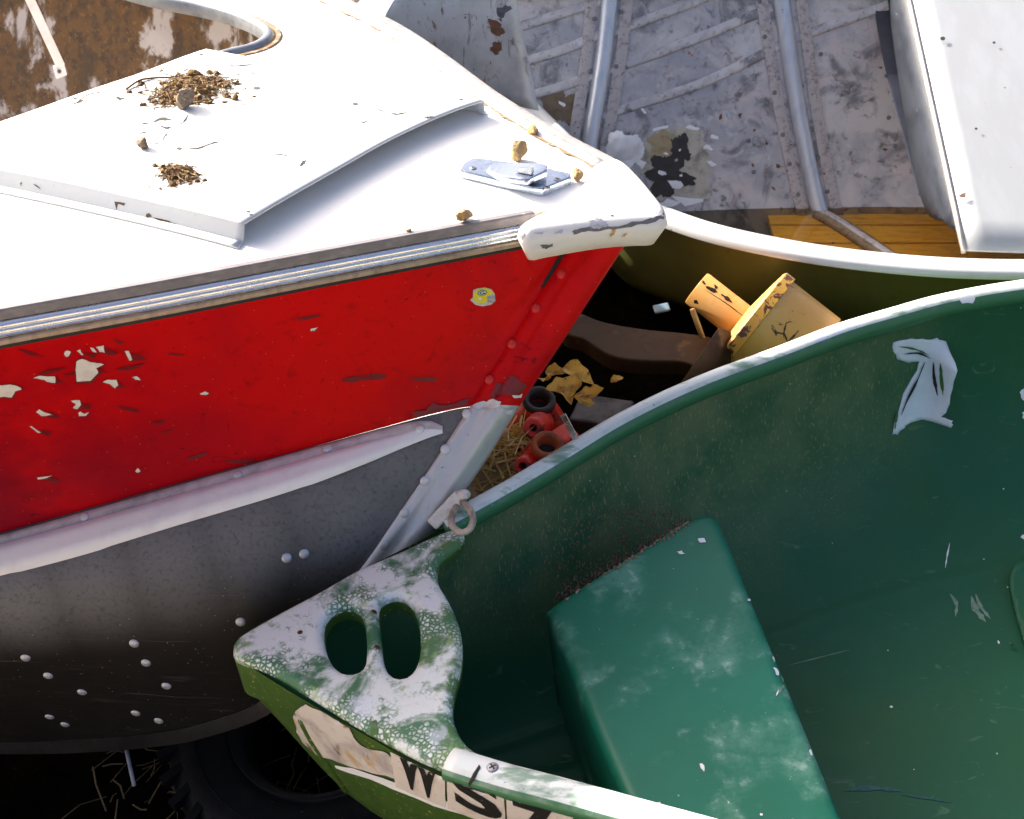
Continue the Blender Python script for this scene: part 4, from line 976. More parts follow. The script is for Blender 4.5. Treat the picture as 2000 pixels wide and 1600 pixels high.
# ================================================================== aluminium boat
ZR = .90
alu = root('aluminium_boat', (1.0, 3.5, .55), 'open aluminium boat with bare ribbed interior, white rim and olive hull', 'boat')
rim3 = [at_z(x, y, ZR) for x, y in [(2500, 510), (2250, 522), (2000, 526), (1800, 519), (1600, 497), (1420, 462), (1300, 424), (1220, 388)]]
last = rim3[-1]
rim3 += [V((last.x - .12, last.y + .22, ZR + .01)), V((last.x - .25, last.y + .5, ZR + .02)), V((last.x - .4, last.y + .85, ZR + .03))]
rim = cr(rim3, 110)
vs, fs = sweep(rim, V((0, 0, 1)), [(a_ * 1.5, b_ * 1.5) for a_, b_ in [(-.022, -.006), (-.020, .004), (-.012, .008), (-.004, .005), (.006, .006), (.016, .008), (.024, .003), (.028, -.008), (.027, -.022), (.020, -.030), (.012, -.026), (.012, -.010)]])
obj('gunwale_rim', vs, fs, RIM, alu, auto=60); RIMB = bvh_of(vs, fs)
# outer skin, with faint lapped strakes
rows = []
for k in range(15):
    v = k / 14 * 1.3; row = []
    for i, p in enumerate(rim):
        t = (rim[min(109, i + 1)] - rim[max(0, i - 1)]).normalized(); o_ = V((0, 0, 1)).cross(t).normalized()
        if o_.y > 0 and i < 60: o_ = -o_
        inn = -o_ if o_.y < 0 else o_
        inn = V((0, 1, 0)).lerp(V((.8, .4, 0)), sst(60, 109, i)).normalized()
        row.append(p + inn * (.005 + .03 * v + .38 * v ** 2.6) - V((0, 0, 1)) * (.012 + .44 * v ** .9) - inn * (.004 if k % 5 == 0 and k else 0))
    rows.append(row)
vs, fs = grid(rows); obj('outer_hull', vs, fs, OLIVE, alu); OLB = bvh_of(vs, fs)
rows = [[p + V((0, .012, -.004 - .42 * k / 6)) + V((0, .40 * (k / 6) ** 2.2, 0)) for p in rim] for k in range(7)]
vs, fs = grid(rows); obj('near_inner_wall', vs, fs, ALU, alu)
# far inner wall
def fw(x, s):
    """s 0 bottom .. 1 top"""
    z = lerp(.52, 1.16, s); y = 3.93 + .30 * s ** .9 + .05 * math.sin((x - .2) * 1.6) * (1 - s) - .04 * (x - .8) ** 2
    y -= .5 * sst(.15, -.7, x) ** 2
    return V((x, y, z))
rows = [[fw(-.5 + 2.8 * i / 90, s / 24) for i in range(91)] for s in range(25)]
wv, wf = grid(rows); obj('inner_wall', wv, wf, ALU, alu); FW_B = bvh_of(wv, wf)
tp = [fw(-.5 + 2.8 * i / 60, 1) for i in range(61)]
vs, fs = sweep(tp, V((0, 0, 1)), [(-.02, -.02), (-.02, .006), (.02, .006), (.02, -.02)]); obj('far_gunwale_rim', vs, fs, RIM, alu)
def on_wall(px, n): return [at_bvh(p.x, p.y, FW_B) for p in cr([(*p, 0) for p in px], n)]
def wall_sweep(name, px, prof, mm, parent=alu, n=40):
    hs = [h for h in on_wall(px, n) if h]
    vs, fs = sweep([h[0] for h in hs], [h[1] for h in hs], prof); return obj(name, vs, fs, mm, parent)
# pressed strakes running along the wall
for px in [[(960, 72), (1030, 52), (1150, 14), (1230, -12)], [(960, 146), (1035, 122), (1100, 102), (1185, 66)], [(1175, 146), (1330, 92), (1510, 18)], [(1170, 232), (1330, 182), (1410, 150), (1525, 92)], [(1545, 82), (1640, 48), (1760, 6)], [(1180, 74), (1330, 18), (1420, -18)], [(980, 208), (1040, 190), (1090, 176), (1165, 150)]][:]:
    wall_sweep('pressed_strake', px, [(-.024, -.002), (-.016, .001), (-.008, .0045), (0, .006), (.006, .0045), (.009, -.002)], ALU)
# ribs: a bright tube between two riveted flanges
def rib(C, w0, w1, riv):
    C3 = cr([(*p, 0) for p in C], 40)
    r = None
    for side, mm, prof in ((0, TUBE, [(-.024, -.002), (-.022, .010), (-.015, .018), (0, .021), (.015, .018), (.022, .010), (.024, -.002)]), (-1, RIB, [(-.016, -.001), (-.016, .0055), (-.015, .006), (.015, .006), (.016, .0055), (.016, -.001)]), (1, RIB, [(-.016, -.001), (-.016, .0055), (-.015, .006), (.015, .006), (.016, .0055), (.016, -.001)])):
        px = [(p.x + side * lerp(w0, w1, i / 39), p.y + side * 3) for i, p in enumerate(C3)]
        hs = [h for h in [at_bvh(x, y, FW_B) for x, y in px] if h]
        vs, fs = sweep([h[0] for h in hs], [h[1] for h in hs], prof)
        if side == 0: r = obj('rib', vs, fs, mm, alu)
        else: obj('rib_flange', vs, fs, mm, r, auto=30)
    for x, y in riv:
        h = at_bvh(x, y, FW_B)
        if h: inst('rivet', RV_A, h[0] + h[1] * .006, h[1], r, (.0065, .0065, .005))
    return r
rib([(1192, -15), (1180, 100), (1165, 200), (1148, 300)], 34, 32, [(1161, 37), (1152, 140), (1213, 24), (1203, 130)])
rib([(1524, -15), (1545, 130), (1565, 250), (1590, 372), (1604, 425)], 39, 34, [(1483, 3), (1493, 72), (1512, 181), (1528, 263), (1541, 320), (1558, 380), (1545, 57), (1565, 169), (1584, 253), (1597, 308), (1615, 374)])
for x, y in [(1462, 275), (1472, 336), (1736, 230), (1748, 285), (1603, 106), (1732, 148)]:
    h = at_bvh(x, y, FW_B); inst('rivet', RV_A, h[0], h[1], alu, (.0065, .0065, .005))
# burnt and peeling area on the wall
SOOT = simple('soot_stain', (.035, .030, .030), .7, 0, .5, 40); OCHRE = simple('ochre_stain', (.34, .27, .15), .7, 0, .6, 40); OLD = simple('old_cream_paint', (.44, .41, .34), .6, 0, .6, 30); PEEL = simple('peeling_white_paint', (.74, .74, .76), .5, 0, .15, 40)
def rnd_blob(cx, cy, a, b, amp, seed, n=110):
    def f(t): return 1 + amp * (noise.noise(V((1.6 * math.cos(t), 1.6 * math.sin(t), seed))) + .35 * noise.noise(V((5 * math.cos(t), 5 * math.sin(t), seed))) + .2 * noise.noise(V((14 * math.cos(t), 14 * math.sin(t), seed))))
    return [(cx + a * f(t) * math.cos(t), cy + b * f(t) * math.sin(t)) for t in [2 * math.pi * k / n for k in range(n)]]
patch('stain', FW_B, rnd_blob(1325, 318, 72, 72, .5, 1), OLD, alu, .0016, 9)
patch('stain', FW_B, rnd_blob(1295, 285, 34, 28, .7, 5), OCHRE, alu, .0021, 9)
patch('stain', FW_B, rnd_blob(1305, 340, 40, 34, .8, 2), SOOT, alu, .0026, 8)
patch('stain', FW_B, rnd_blob(1328, 296, 20, 24, .8, 3), SOOT, alu, .0026, 8)
patch('stain', FW_B, rnd_blob(1090, 215, 34, 40, .8, 7), simple('brown_grime', (.17, .12, .08), .8, 0, .5, 40), alu, .0016, 9)
for k, (x, y, r, a, asp) in enumerate([(1382, 288, 8, .4, 1.6), (1390, 320, 8, .8, 1.5), (1318, 358, 11, .2, 1.5), (1293, 338, 6, .3, 1.4), (1330, 343, 4, .5, 1.3), (1350, 250, 8, .1, 1.8), (1300, 300, 4, 0, 1.5), (1345, 392, 16, .05, 2.2), (1310, 396, 12, -.1, 2), (1395, 268, 6, .5, 1.5), (1255, 215, 5, .8, 2), (1290, 250, 7, -.3, 2.4), (1100, 205, 7, .6, 1.4), (1327, 293, 3, 0, 1)]): patch('paint_chip', FW_B, shard(x, y, r, a, asp, 8, k + 3), PEEL, alu, .0034, 6)
bl = rnd_blob(1214, 290, 36, 38, .35, 9)
o = patch('peeling_paint', FW_B, bl, PEEL, alu, .004, 6, offf=lambda p: .003 + .022 * max(0, 1 - ((p[0] - 1214) / 40) ** 2 - ((p[1] - 275) / 42) ** 2) + .004 * noise.noise(V((p[0] * .08, p[1] * .08, 0))))
o = patch('peeling_paint', FW_B, jag([(1185, 298), (1230, 305), (1262, 318), (1252, 330), (1240, 318), (1225, 330), (1190, 318), (1172, 306)], 2, 3, 3), PEEL, alu, .006, 6)
for k, (x, y, r, a) in enumerate([(1407, 228, 7, 2.0), (1445, 225, 7, 1.7), (1473, 255, 5, 1.8), (1497, 280, 6, 1.6), (1520, 325, 8, .4), (1470, 322, 5, 1), (1556, 322, 6, 1.4), (1562, 305, 5, 1.8), (1510, 368, 6, .8), (1530, 285, 4, .3), (1728, 292, 7, .2), (1720, 132, 5, .3)]): patch('rust_mark', FW_B, shard(x, y, r * .62, a, 1.5, 11, k), simple('rust_mark', (.16, .062, .03), .8, 0, .6, 160) if k == 0 else bpy.data.materials['rust_mark'], alu, .0015, 6)
# flat plate standing against the wall near the bow
tl_, tr_, br_, bl_ = [at_pl(x_, y_, V((0, 3.72, 0)), V((.05, 1, -.08))) for x_, y_ in ((790, -40), (1000, -40), (1052, 215), (690, 140))]
pn = (tr_ - tl_).cross(bl_ - tl_).normalized()
rows = [[tl_.lerp(tr_, i / 12).lerp(bl_.lerp(br_, i / 12), k / 10) + pn * (.006 * noise.noise(V((i * .3, k * .3, 4)))) for i in range(13)] for k in range(11)]
vs, fs = grid(rows); m = Mat('pale_stained_plate', (.56, .61, .66), .45, .2)
m.over(m.noise(6, .42, .65), (.40, .44, .48)).over(m.mul(m.noise(14, .58, .7, vec=m.vec((2.5, 1, 1)), dist=1), .8), (.20, .21, .24)).over(m.mul(m.noise(9, .62, .68, vec=m.vec((2.5, 1, 1), loc=(1, 0, 0)), dist=1.5), .9), (.22, .10, .06)).over(m.noise(110, .66, .7), (.15, .12, .1)).bump(m.noise(9, detail=3), .3, .006)
o = solid(obj('bow_plate', vs, fs, m.done(), alu), .004)
PLB2 = bvh_of(vs, fs)
BRST = simple('brown_plate_stain', (.17, .08, .05), .7, 0, .6, 60)
for k, (c, mm) in enumerate([([(950, 35), (975, 42), (985, 60), (972, 72), (960, 60)], BRST), ([(962, 82), (975, 80), (982, 95), (970, 108), (958, 98)], BRST), ([(965, 20), (995, 5), (1000, 15), (980, 40), (968, 38)], simple('grey_plate_stain', (.10, .11, .13), .7, 0, .6, 60)), ([(885, 35), (910, 28), (940, 30), (950, 38), (925, 35), (900, 38)], BRST)]): patch('stain', PLB2, jag(c, 3, 4, k), mm, o, .004, 6)
# thwart planks behind the plate at the top edge
for k, (x0, x1) in enumerate([(640, 720), (730, 815)]):
    a, b = at_t(x0, 20, 4.4), at_t(x1, -60, 4.6); ax = (b - a).normalized(); sd = ax.cross(V((0, 0, 1))).normalized()
    bev(obj('bow_plank', *box(a.lerp(b, .3), ax, sd, sd.cross(ax), .25, .05, .012), RIB, alu, False), .004)
# floor boards and bilge water
rows = [[V((-.3 + 2.4 * i / 20, 2.9 + .95 * k / 8, .565)) for i in range(21)] for k in range(9)]
for k in range(7):
    y0 = 3.45 + k * .1; vs, fs = box(V((1.62, y0 + .0475, .572)), V((1, 0, 0)), V((0, 1, 0)), V((0, 0, 1)), .90, .0465, .01); bev(obj('floor_board', vs, fs, FLOOR, alu, False), .003)
C3 = cr([(1600, 418, 0), (1640, 440, 0), (1700, 480, 0), (1760, 520, 0)], 20); fp = [at_z(p.x, p.y, .584) for p in C3]
vs, fs = sweep(fp, V((0, 0, 1)), [(-.03, 0), (-.022, .012), (0, .02), (.022, .012), (.03, 0)]); obj('floor_rib', vs, fs, RIB, alu)
wa = [V((.3, 3.5, .60)), V((.5, 3.36, .60)), V((2.2, 3.32, .60)), V((2.2, 4.02, .60)), V((.3, 4.02, .60))]
o = obj('water', wa, [(0, 1, 2, 3, 4)], WATER); tag(o, kind='structure')
# bench: bright top sheet, scuffed side with shade in its colour, strip painting the shadow gap
A_, B_ = at_t(1766, -60, 4.3), at_t(1886, 488, 3.76); C_, D_ = at_t(2250, 500, 3.76), at_t(2150, -60, 4.3)
bn = (B_ - A_).cross(D_ - A_).normalized()
if bn.z < 0: bn = -bn
rows = [[A_.lerp(B_, k / 10).lerp(D_.lerp(C_, k / 10), i / 8) for i in range(9)] for k in range(11)]
vs, fs = grid(rows); bench = obj('bench', vs, fs, BENCH, alu); solid(bench, .006, 1); BTOP = bvh_of(vs, fs)
bo = [at_t(1728, -60, 4.42), at_t(1765, 200, 4.28), at_t(1808, 405, 4.14), at_t(1868, 432, 3.94)]
tedge = [A_.lerp(B_, f) - bn * .006 for f in (0, .47, .86, .985)]
rows = [cr([tuple(p) for p in tedge], 24), cr([tuple(p.lerp(q, .5)) for p, q in zip(tedge, bo)], 24), cr([tuple(p) for p in bo], 24)]
vs, fs = grid(rows); o = obj('bench_side', vs, fs, BSIDE, bench); solid(o, .004)
rows = [[A_.lerp(B_, k / 10) + V((-.004, 0, .004)), A_.lerp(B_, k / 10) + V((-.006, 0, -.012))] for k in range(11)]
vs, fs = sweep([A_.lerp(B_, k / 10) + V((-.003, 0, -.004)) for k in range(11)], V((0, 0, 1)), [(-.005, -.008), (-.005, .006), (.005, .006), (.005, -.008)]); obj('bench_edge', vs, fs, simple('worn_bright_edge', (.62, .55, .48), .35, .5, .3, 50), bench)
vs, fs = sweep(cr([at_t(1718, -60, 4.44), at_t(1738, 100, 4.38), at_t(1770, 250, 4.28), at_t(1800, 380, 4.18)], 20), V((0, -.5, .8)), lambda f: [(-.034 * (1 - .8 * f), -.004), (.03 * (1 - .8 * f), -.004), (.03 * (1 - .8 * f), .006), (-.034 * (1 - .8 * f), .006)]); obj('shadow_strip', vs, fs, NAVY, bench, auto=30)  # navy strip paints the shadow gap beside the bench
for x, y, r in [(1840, 80, 5), (1905, 256, 3), (1940, 88, 3)]:
    patch('bolt_hole', BTOP, ell(x, y, r, r * .8), DARK, bench, .008, 3)
patch('paint_chip', BTOP, [(1868, 388), (1877, 382), (1885, 381), (1884, 391), (1874, 390)], BRST, bench, .008, 4)

# ================================================================== junk in the gap
# yellow machine part: shaft, flanged drum, collar
AX = (at_t(1700, 805, 3.62) - at_t(1400, 572, 3.66)).normalized(); AO = at_t(1360, 562, 3.66)
ym = root('yellow_machine_drum', AO + AX * .25, 'yellow painted machine drum with shaft, lying between the canoe and the aluminium boat', 'machine part')
L0 = .125
vs, fs = lathe([(.001, .001), (.030, .001), (.040, .0), (.042, .003), (.042, L0 + .02)], AO, AX, 40); shf = obj('shaft', vs, fs, YEL, ym, auto=40); SHB = bvh_of(vs, fs)
for k, (p, wd_) in enumerate([([(1375, 565), (1420, 594), (1462, 626)], .8), ([(1378, 560), (1390, 566), (1402, 572)], 3.2), ([(1408, 575), (1418, 582), (1430, 592)], 2.6), ([(1372, 548), (1374, 552), (1377, 556)], 2), ([(1395, 556), (1398, 561), (1400, 565)], 2.4), ([(1356, 586), (1360, 590), (1364, 593)], 2.5)]): patch('chipped_paint', SHB, crack(p, wd_, k), DARK, shf, .0009, 4)
FO = AO + AX * L0
vs, fs = lathe([(.03, -.004), (.10, .004), (.142, .010), (.147, .013)], FO, AX, 64); obj('drum_face', vs, fs, YEL, ym, auto=40)
vs, fs = lathe([(.147, .013), (.150, .015), (.150, .038), (.144, .039)], FO, AX, 64); obj('flange', vs, fs, YELCH, ym, auto=40)
vs, fs = lathe([(.144, .039), (.1425, .041), (.1415, .172), (.137, .177), (.124, .178), (.122, .180), (.120, .183), (.122, .186), (.122, .235), (.11, .24), (.001, .24)], FO, AX, 64); obj('drum', vs, fs, YEL, ym, auto=40)
DRB = bvh_of(vs, fs); SCRT = simple('black_scratch', (.03, .018, .012), .6, 0, .3, 90)
for k, p in enumerate([[(1513, 645), (1515, 650), (1516, 657)], [(1530, 648), (1534, 658), (1538, 668)], [(1560, 645), (1550, 657), (1538, 668)], [(1536, 630), (1532, 645), (1530, 660)], [(1500, 690), (1506, 688), (1512, 690)]]): patch('scratch', DRB, crack(p, 1.5, k), SCRT, ym, .0008, 4)
p0, p1 = at_t(1352, 604, 3.50), at_t(1372, 660, 3.53); vs, fs = sweep([p0, p0.lerp(p1, .5), p1], V((0, -1, 0)), circ(.006, 10)); obj('grease_pipe', vs, fs, YEL, ym)
# rusty steel plate leaning below the drum
q = [at_t(1308, 782, 3.42), at_t(1405, 640, 3.52), at_t(1428, 648, 3.54), at_t(1428, 720, 3.50), at_t(1380, 800, 3.44)]
o = obj('rusty_plate', q, [(0, 1, 2, 3, 4)], RUST); solid(o, .008); tag(o, 'rusty brown steel plate leaning under the yellow drum', 'metal plate')
# thick curved brown slab lying in the shadow
SZ = .80
spx = [(1085, 612), (1120, 606), (1180, 628), (1260, 642), (1340, 650), (1400, 662), (1440, 700), (1390, 720), (1330, 706), (1270, 705), (1215, 700), (1180, 688), (1140, 662), (1105, 650)]
sl2 = [at_z(x, y, SZ) for x, y in spx]; sl2 = [(p.x, p.y) for p in cr([(p.x, p.y, 0) for p in sl2], 70, True)]
o = obj('curved_brown_slab', *plate(sl2, [], lambda x, y, h: V((x, y, SZ + h)), .006, .030, .03, bottom=True), RUST, auto=50); tag(o, 'thick brown metal slab with a curved edge behind the red bow', 'metal slab')
# dark machinery below
o = bev(obj('glint_scrap', *box(at_t(1292, 602, 3.80), V((.95, .2, .1)).normalized(), V((-.2, .9, .3)).normalized(), V((0, -.3, .95)).normalized(), .019, .012, .003), BLUEB, None, False), .004); tag(o, 'small scrap coloured as a pale blue glint deep in the shadow beside the yellow shaft', 'scrap')  # pale blue colour paints a glint; the scrap only carries it
o = bev(obj('dark_iron_block', *box(at_t(1175, 815, 3.45), V((.95, -.3, .05)), V((.3, .95, 0)), V((0, 0, 1)), .06, .05, .02), simple('black_iron', (.05, .035, .03), .55, .2, .5, 40, .4), None, False), .006); tag(o, 'dark iron block in the shade to the right of the red casting', 'iron block')
# red casting: two stacked housings with bored bosses
GZ = V((.06, -.28, .96)).normalized()
rc = root('red_casting', at_t(1075, 900, 3.33), 'oily red cast iron housing with round bores, below the silver stem', 'machine part')
T1 = at_t(1053, 782, 3.38)
vs, fs = lathe([(.020, -.035), (.022, .001), (.027, .005), (.033, .004), (.035, -.004), (.034, -.018), (.038, -.030), (.052, -.048), (.062, -.070), (.060, -.080), (.066, -.095), (.072, -.16), (.075, -.30)], T1, GZ, 40); c1 = obj('upper_housing', vs, fs, CAST, rc, auto=50)
vs, fs = lathe([(.018, -.02), (.0215, .003), (.027, .0065), (.0335, .0055), (.0357, -.004)], T1, GZ, 40); obj('bore_rim', vs, fs, CASTDK, c1)
vs, fs = lathe([(.001, -.028), (.021, -.028), (.021, -.01)], T1, GZ, 24); obj('bore', vs, fs, BLACKRUB, c1)
T2 = at_t(1069, 869, 3.225)
vs, fs = lathe([(.019, -.03), (.021, .001), (.025, .005), (.031, .004), (.033, -.003), (.032, -.020), (.040, -.030), (.050, -.045), (.052, -.075)], T2, GZ, 40); c2_ = obj('lower_housing', vs, fs, CAST, rc, auto=50)
vs, fs = lathe([(.017, -.02), (.0205, .003), (.025, .0062), (.0312, .0052), (.0337, -.003)], T2, GZ, 40); obj('bore_rim', vs, fs, simple('orange_rim', (.50, .09, .02), .5, 0, .5, 60), c2_)
vs, fs = lathe([(.001, -.024), (.020, -.024), (.020, -.008)], T2, GZ, 24); obj('bore', vs, fs, BLACKRUB, c2_)
for (x, y, t, dirr, R_) in ((1041, 836, 3.285, V((-.18, -.85, .5)), .021), (1021, 911, 3.20, V((-.25, -.85, .5)), .019)):
    c = at_t(x, y, t); vs, fs = lathe([(.007, -.02), (.0075, -.003), (.0085, 0), (R_ * .8, .001), (R_, -.003), (R_ * 1.05, -.02), (R_ * 1.15, -.05), (R_ * 1.3, -.10)], c, dirr.normalized(), 28); o = obj('boss', vs, fs, CAST, rc, auto=50)
    vs, fs = lathe([(.001, -.018), (.0075, -.018), (.0075, -.004)], c, dirr.normalized(), 16); obj('bolt_hole', vs, fs, BLACKRUB, o)
vs, fs = box(at_t(1075, 900, 3.34), (at_t(1000, 960, 3.2) - at_t(1120, 880, 3.25)).normalized(), V((0, 0, 1)), V((.5, -.8, 0)).normalized(), .06, .05, .03); bev(obj('foot', vs, fs, CAST, rc, False), .012, 3)
p0, p1 = at_t(1100, 812, 3.27), at_t(1136, 880, 3.19); ax = (p1 - p0).normalized(); sd = ax.cross(ray(1118, 850)).normalized()
vs, fs = box((p0 + p1) / 2, ax, sd, sd.cross(ax), (p1 - p0).length / 2, .0065, .004); bev(obj('steel_lever', vs, fs, CHROME, rc, False), .001)
# weathered board lying in the straw
o = bev(obj('weathered_board', *box(at_t(935, 940, 3.32), V((.95, -.15, .02)).normalized(), V((.15, .95, .1)).normalized(), V((-.03, -.1, .99)).normalized(), .12, .06, .012), BOARD, None, False), .003); tag(o, 'short pale weathered board in the straw left of the red casting', 'board')

# dry leaves
def leaf(c, size, seed, label):
    rnd = random.Random(seed); n1 = V((rnd.uniform(-.6, .6), rnd.uniform(-.9, .1), 1)).normalized(); u = n1.orthogonal().normalized(); u.rotate(Matrix.Rotation(rnd.uniform(0, 6.28), 3, n1)); v = n1.cross(u)
    rows = []; L = 13
    for i in range(L):
        s = i / (L - 1); wd = (.02 + .5 * math.sin(math.pi * min(1, s * 1.02)) ** .8 * (1 + .15 * math.sin(s * 17 + seed))) * size * .5; row = []
        for j in range(9):
            q = j / 4 - 1
            row.append(c + u * ((s - .5) * size) + v * (q * wd) + n1 * (size * (.32 * abs(q) ** 1.5 * wd / size * 2.2 + .25 * math.sin(s * 3 + seed) + .05 * noise.noise(V((s * 6, q * 4, seed))))))
        rows.append(row)
    vs, fs = grid(rows); o = obj('dry_leaf', vs, fs, LEAF); solid(o, .0008); tag(o, label, 'leaf', 'dry leaves between the boats'); return o
LV = [(1130, 735, 3.20, .070, 1, 'golden dry leaf standing upright behind the red casting'), (1098, 752, 3.24, .065, 4, 'golden curled leaf lying left of the upright leaf'), (1150, 765, 3.24, .062, 3, 'pale golden leaf lying right of the upright leaf'),
      (1066, 742, 3.26, .060, 8, 'brownish leaf half hidden behind the red stem edge'), (1108, 778, 3.24, .050, 12, 'small pale leaf just above the red casting'), (1012, 850, 3.30, .050, 15, 'dry leaf left of the red casting below the stem'), (986, 880, 3.34, .055, 21, 'shaded dry leaf beside the silver stem'),
      (1120, 752, 3.21, .055, 30, 'curled leaf at the foot of the upright leaf'), (1205, 742, 3.36, .028, 31, 'lone small leaf in the dark right of the leaf pile'), (1085, 728, 3.28, .050, 32, 'leaf at the back of the pile under the brown slab'), (960, 905, 3.33, .045, 33, 'small leaf on the straw by the silver stem'), (1142, 782, 3.25, .045, 34, 'lowest leaf of the pile right of the casting')]
for x_, y_, t_, s_, sd_, lb_ in LV: leaf(at_t(x_, y_, t_), s_, sd_, lb_)
# straw
def straw(name, n, f, seed, lmin, lmax, r, mm):
    rnd = random.Random(seed); parts = []
    for k in range(n):
        p = f(rnd); a = rnd.uniform(0, 6.28); d = V((math.cos(a), math.sin(a), rnd.uniform(-.15, .5))).normalized(); l = rnd.uniform(lmin, lmax); rr = r * rnd.uniform(.6, 1.4)
        q = [p - d * l / 2, p + V((rnd.gauss(0, 1), rnd.gauss(0, 1), rnd.gauss(0, 1))) * l * .06, p + d * l / 2]
        parts.append(sweep(q, V((0, 0, 1)) if abs(d.z) < .9 else V((1, 0, 0)), circ(rr, 4)))
    return obj(name, *join(parts), mm, None, False)
o = straw('straw', 420, lambda r: at_t(r.uniform(880, 1040), r.uniform(830, 1010), r.uniform(3.27, 3.42)), 4, .03, .13, .0018, STRAW); tag(o, 'loose golden straw in the gap below the silver stem', 'straw', kind='stuff')
def litter(r):
    x, y = r.uniform(-.95, .1), r.uniform(2.0, 3.2); return V((x, y, ground_z(x, y) + .01))
o = straw('straw', 500, litter, 6, .03, .16, .0016, simple('grey_straw', (.10, .065, .03), .8, 0, .5, 30)); tag(o, 'scattered dull straw and twigs on the dark ground', 'straw', kind='stuff')
# tyre under the red hull
tc = at_z(640, 1440, .11); prof = []
for k in range(40):
    a = 2 * math.pi * k / 40; c, s = math.cos(a), math.sin(a); prof.append((.255 + .092 * math.copysign(abs(c) ** .7, c) , .098 * math.copysign(abs(s) ** .6, s)))
prof.append(prof[0])
TZ = V((-.10, -.22, .97)).normalized()
tyre = root('tyre', tc, 'old black tyre lying on the ground under the red boat', 'tyre')
vs, fs = lathe(prof, tc, TZ, 80); obj('tyre_body', vs, fs, RUBBER, tyre)
xx = (V((1, 0, 0)) - TZ * TZ.x).normalized(); yy = TZ.cross(xx)
for k in range(36):
    a = 2 * math.pi * k / 36; r_ = xx * math.cos(a) + yy * math.sin(a); tg = TZ.cross(r_); d = (tg * .35 + r_).normalized()
    me = None; obj('tread_lug', *box(tc + r_ * .322 + TZ * .076, d, TZ.cross(d), TZ, .042, .010, .014), RUBBER, tyre, False)
for rr in (.20, .275): vs, fs = lathe([(rr - .003, .094), (rr, .1005), (rr + .003, .094)], tc, TZ, 80); obj('sidewall_ring', vs, fs, RUBBER, tyre)
p0, p1 = at_t(243, 1448, 3.35), at_t(262, 1535, 3.30); o = obj('thin_stick', *sweep([p0, p0.lerp(p1, .5), p1], V((0, -1, 0)), circ(.004, 8)), simple('grey_stick', (.20, .22, .27), .6, 0, .4, 50)); tag(o, 'thin grey stick standing under the dark hull', 'stick')

# ================================================================== stones and nest debris on the red boat's deck
def stone(px, r, seed, mm, b, name, label, cat, sq=(1, 1, .85), group=None):
    h = at_bvh(px[0], px[1], b)
    bm = bmesh.new(); bmesh.ops.create_icosphere(bm, subdivisions=5, radius=1)
    rnd = random.Random(seed); cuts = [(V((rnd.gauss(0, 1), rnd.gauss(0, 1), rnd.gauss(0, 1))).normalized(), rnd.uniform(.5, .8)) for _ in range(14)]
    for v in bm.verts:
        p = v.co.copy()
        for n_, d_ in cuts:
            e = p.dot(n_) - d_
            if e > 0: p -= n_ * e * .92
        p += p.normalized() * (.08 * noise.noise(p * 2.3 + V((seed * 3.7, 0, 0))) + .07 * noise.noise(p * 6 + V((seed, 0, 0))) + .035 * noise.noise(p * 15 + V((seed, 0, 0))))
        v.co = V((p.x * sq[0], p.y * sq[1], p.z * sq[2]))
    zmin = min(v.co.z for v in bm.verts)
    me = bpy.data.meshes.new(name); bm.to_mesh(me); bm.free()
    for p in me.polygons: p.use_smooth = True
    me.set_sharp_from_angle(angle=rad(28)); me.materials.append(mm)
    o = inst(name, me, h[0] - NR * (zmin * r * .93), NR, None, (r, r, r), seed)
    return tag(o, label, cat, group)
G = 'stones lying on the white deck'
stone((1014, 312), .022, 1, STONE, DECK, 'stone', 'tan stone standing behind the chrome chock on the white deck', 'stone', (.9, .9, 1.05), G)
stone((1040, 263), .016, 2, STONE, DECK, 'stone', 'small tan stone near the far edge of the white deck', 'stone', (1.1, .8, .75), G)
stone((1128, 354), .014, 3, STONE, DECK, 'stone', 'small brown stone wedged between chrome chock and bow cap', 'stone', (.9, .9, .95), G)
stone((906, 431), .021, 4, STONE, DECK, 'stone', 'rough tan stone beside the rub rail of the white deck', 'stone', (1.0, .8, .8), G)
stone((799, 454), .006, 5, STONE, DECK, 'stone', 'tiny pebble by the rub rail left of the rough tan stone', 'stone', (1, 1, .7), G)
stone((278, 291), .0165, 6, STONEG, HB, 'stone', 'round brown clod alone on the hatch cover left of the cracks', 'stone', (1, .9, .85), 'clods on the hatch cover')
stone((460, 196), .0085, 7, CLOD, HB, 'clod', 'small dark clod on the hatch right of the nest debris', 'clod', (1, 1, .9), 'clods on the hatch cover')
stone((362, 212), .029, 8, STONEG, HB, 'stone', 'largest grey brown stone resting on the front of the nest debris', 'stone', (.95, .75, .95), 'clods on the hatch cover')
stone((378, 160), .018, 9, CLOD, HB, 'clod', 'round crumbly clod on top of the nest debris', 'clod', (1, 1, 1), 'clods on the hatch cover')
stone((376, 172), .017, 10, CLOD, HB, 'clod', 'flat crumbly clod in the middle of the nest debris', 'clod', (1.4, 1, .6), 'clods on the hatch cover')
stone((294, 196), .0085, 11, STONEG, HB, 'clod', 'small clod at the left end of the nest debris', 'clod', (1.4, 1, .7), 'clods on the hatch cover')
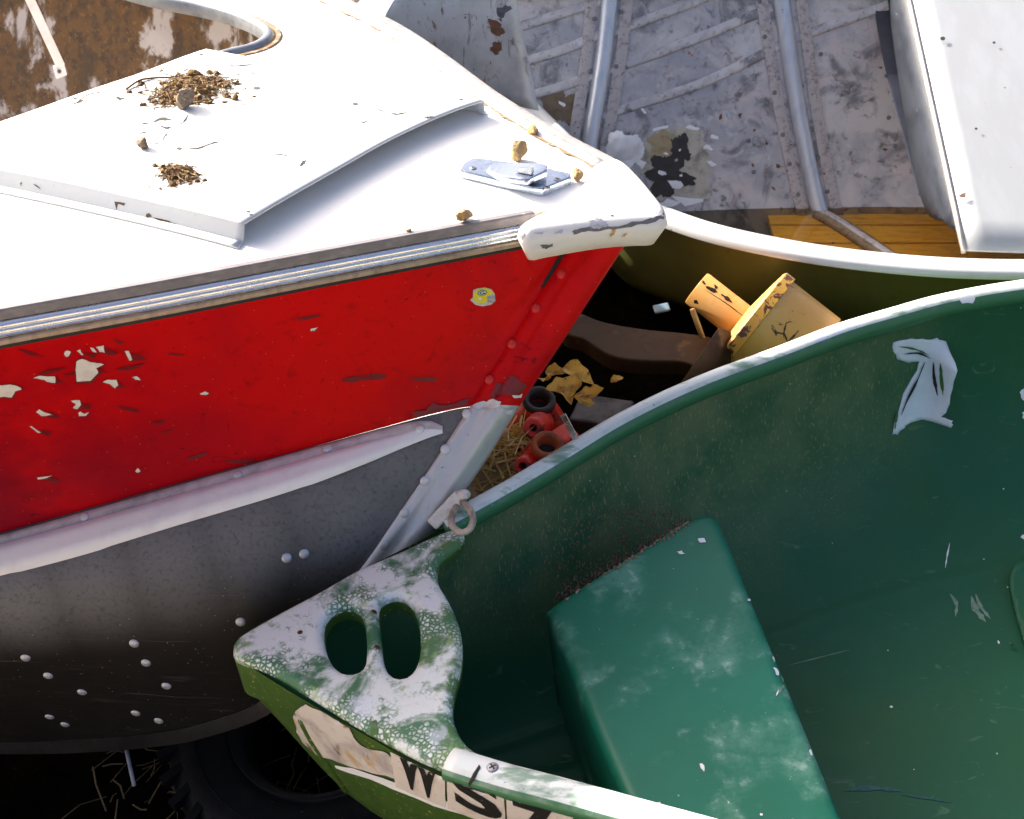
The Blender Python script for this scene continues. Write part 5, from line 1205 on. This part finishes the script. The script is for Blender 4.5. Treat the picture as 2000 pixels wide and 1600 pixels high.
def nest(c, n, sx, sy, sz, seed, label):
    rnd = random.Random(seed); parts = []
    for k in range(n):
        wf_ = 1 if k % 7 else 1.7
        x, y = c[0] + rnd.gauss(0, 1) * sx * wf_, c[1] + rnd.gauss(0, 1) * sy * wf_
        h = at_bvh(x, y, HB)
        if not h: continue
        pile = sz * math.exp(-((x - c[0]) / sx) ** 2 * .4 - ((y - c[1]) / sy) ** 2 * .4)
        p = h[0] + NR * (.001 + rnd.random() * pile); a = rnd.uniform(0, 6.28)
        d = (E1 * math.cos(a) + E2 * math.sin(a) + NR * rnd.gauss(0, .25) * (pile / sz)).normalized(); l = rnd.uniform(.008, .034) if k % 6 else rnd.uniform(.03, .06); rr = rnd.uniform(.0005, .0014)
        q = [p - d * l / 2, p + NR * rnd.uniform(0, .003) + E2 * rnd.gauss(0, .002), p + d * l / 2]
        parts.append(sweep(q, NR, circ(rr, 4, 1, .7)))
        if k % 4 == 0:
            r0 = rnd.uniform(.0015, .0085); pc = h[0] + NR * rnd.random() * pile * .7; ph_ = rnd.random() * 9
            bm = bmesh.new(); bmesh.ops.create_icosphere(bm, subdivisions=2, radius=r0)
            parts.append(([pc + v.co * (1 + .5 * noise.noise(v.co / r0 * 1.5 + V((ph_, 0, 0)))) for v in bm.verts], [[v.index for v in f.verts] for f in bm.faces])); bm.free()
    o = obj('nest_debris', *join(parts), TWIG, None, False); return tag(o, label, 'nest debris', kind='stuff')
nest((385, 172), 560, 38, 12, .018, 3, 'brown heap of twigs and dirt on the white hatch cover')
nest((340, 196), 220, 24, 7, .010, 4, 'loose twigs in front of the big heap on the hatch')
nest((348, 344), 260, 15, 8, .014, 5, 'small separate clump of dried grass near the hatch front')
for k, (P, r, lab) in enumerate([([(247, 178), (270, 165), (290, 157), (330, 158), (370, 162)], .0022, 'long bent twig sticking out left of the nest debris'), ([(420, 155), (445, 165), (474, 168)], .0012, 'thin twig sticking out right of the nest debris'), ([(150, 205), (172, 192), (196, 184)], .0010, 'thin curved straw at the back edge of the hatch'), ([(385, 205), (400, 203), (416, 202)], .0016, 'short twig in front of the nest debris on the right')]):
    hs = [h for h in [at_bvh(x, y, HB) for x, y in P] if h]
    if len(hs) < 3: continue
    path = cr([h[0] + NR * (.004 + .003 * (i % 2)) for i, h in enumerate(hs)], 14)
    o = obj('twig', *sweep(path, NR, circ(r, 6)), TWIG); tag(o, lab, 'twig', 'twigs on the hatch cover')
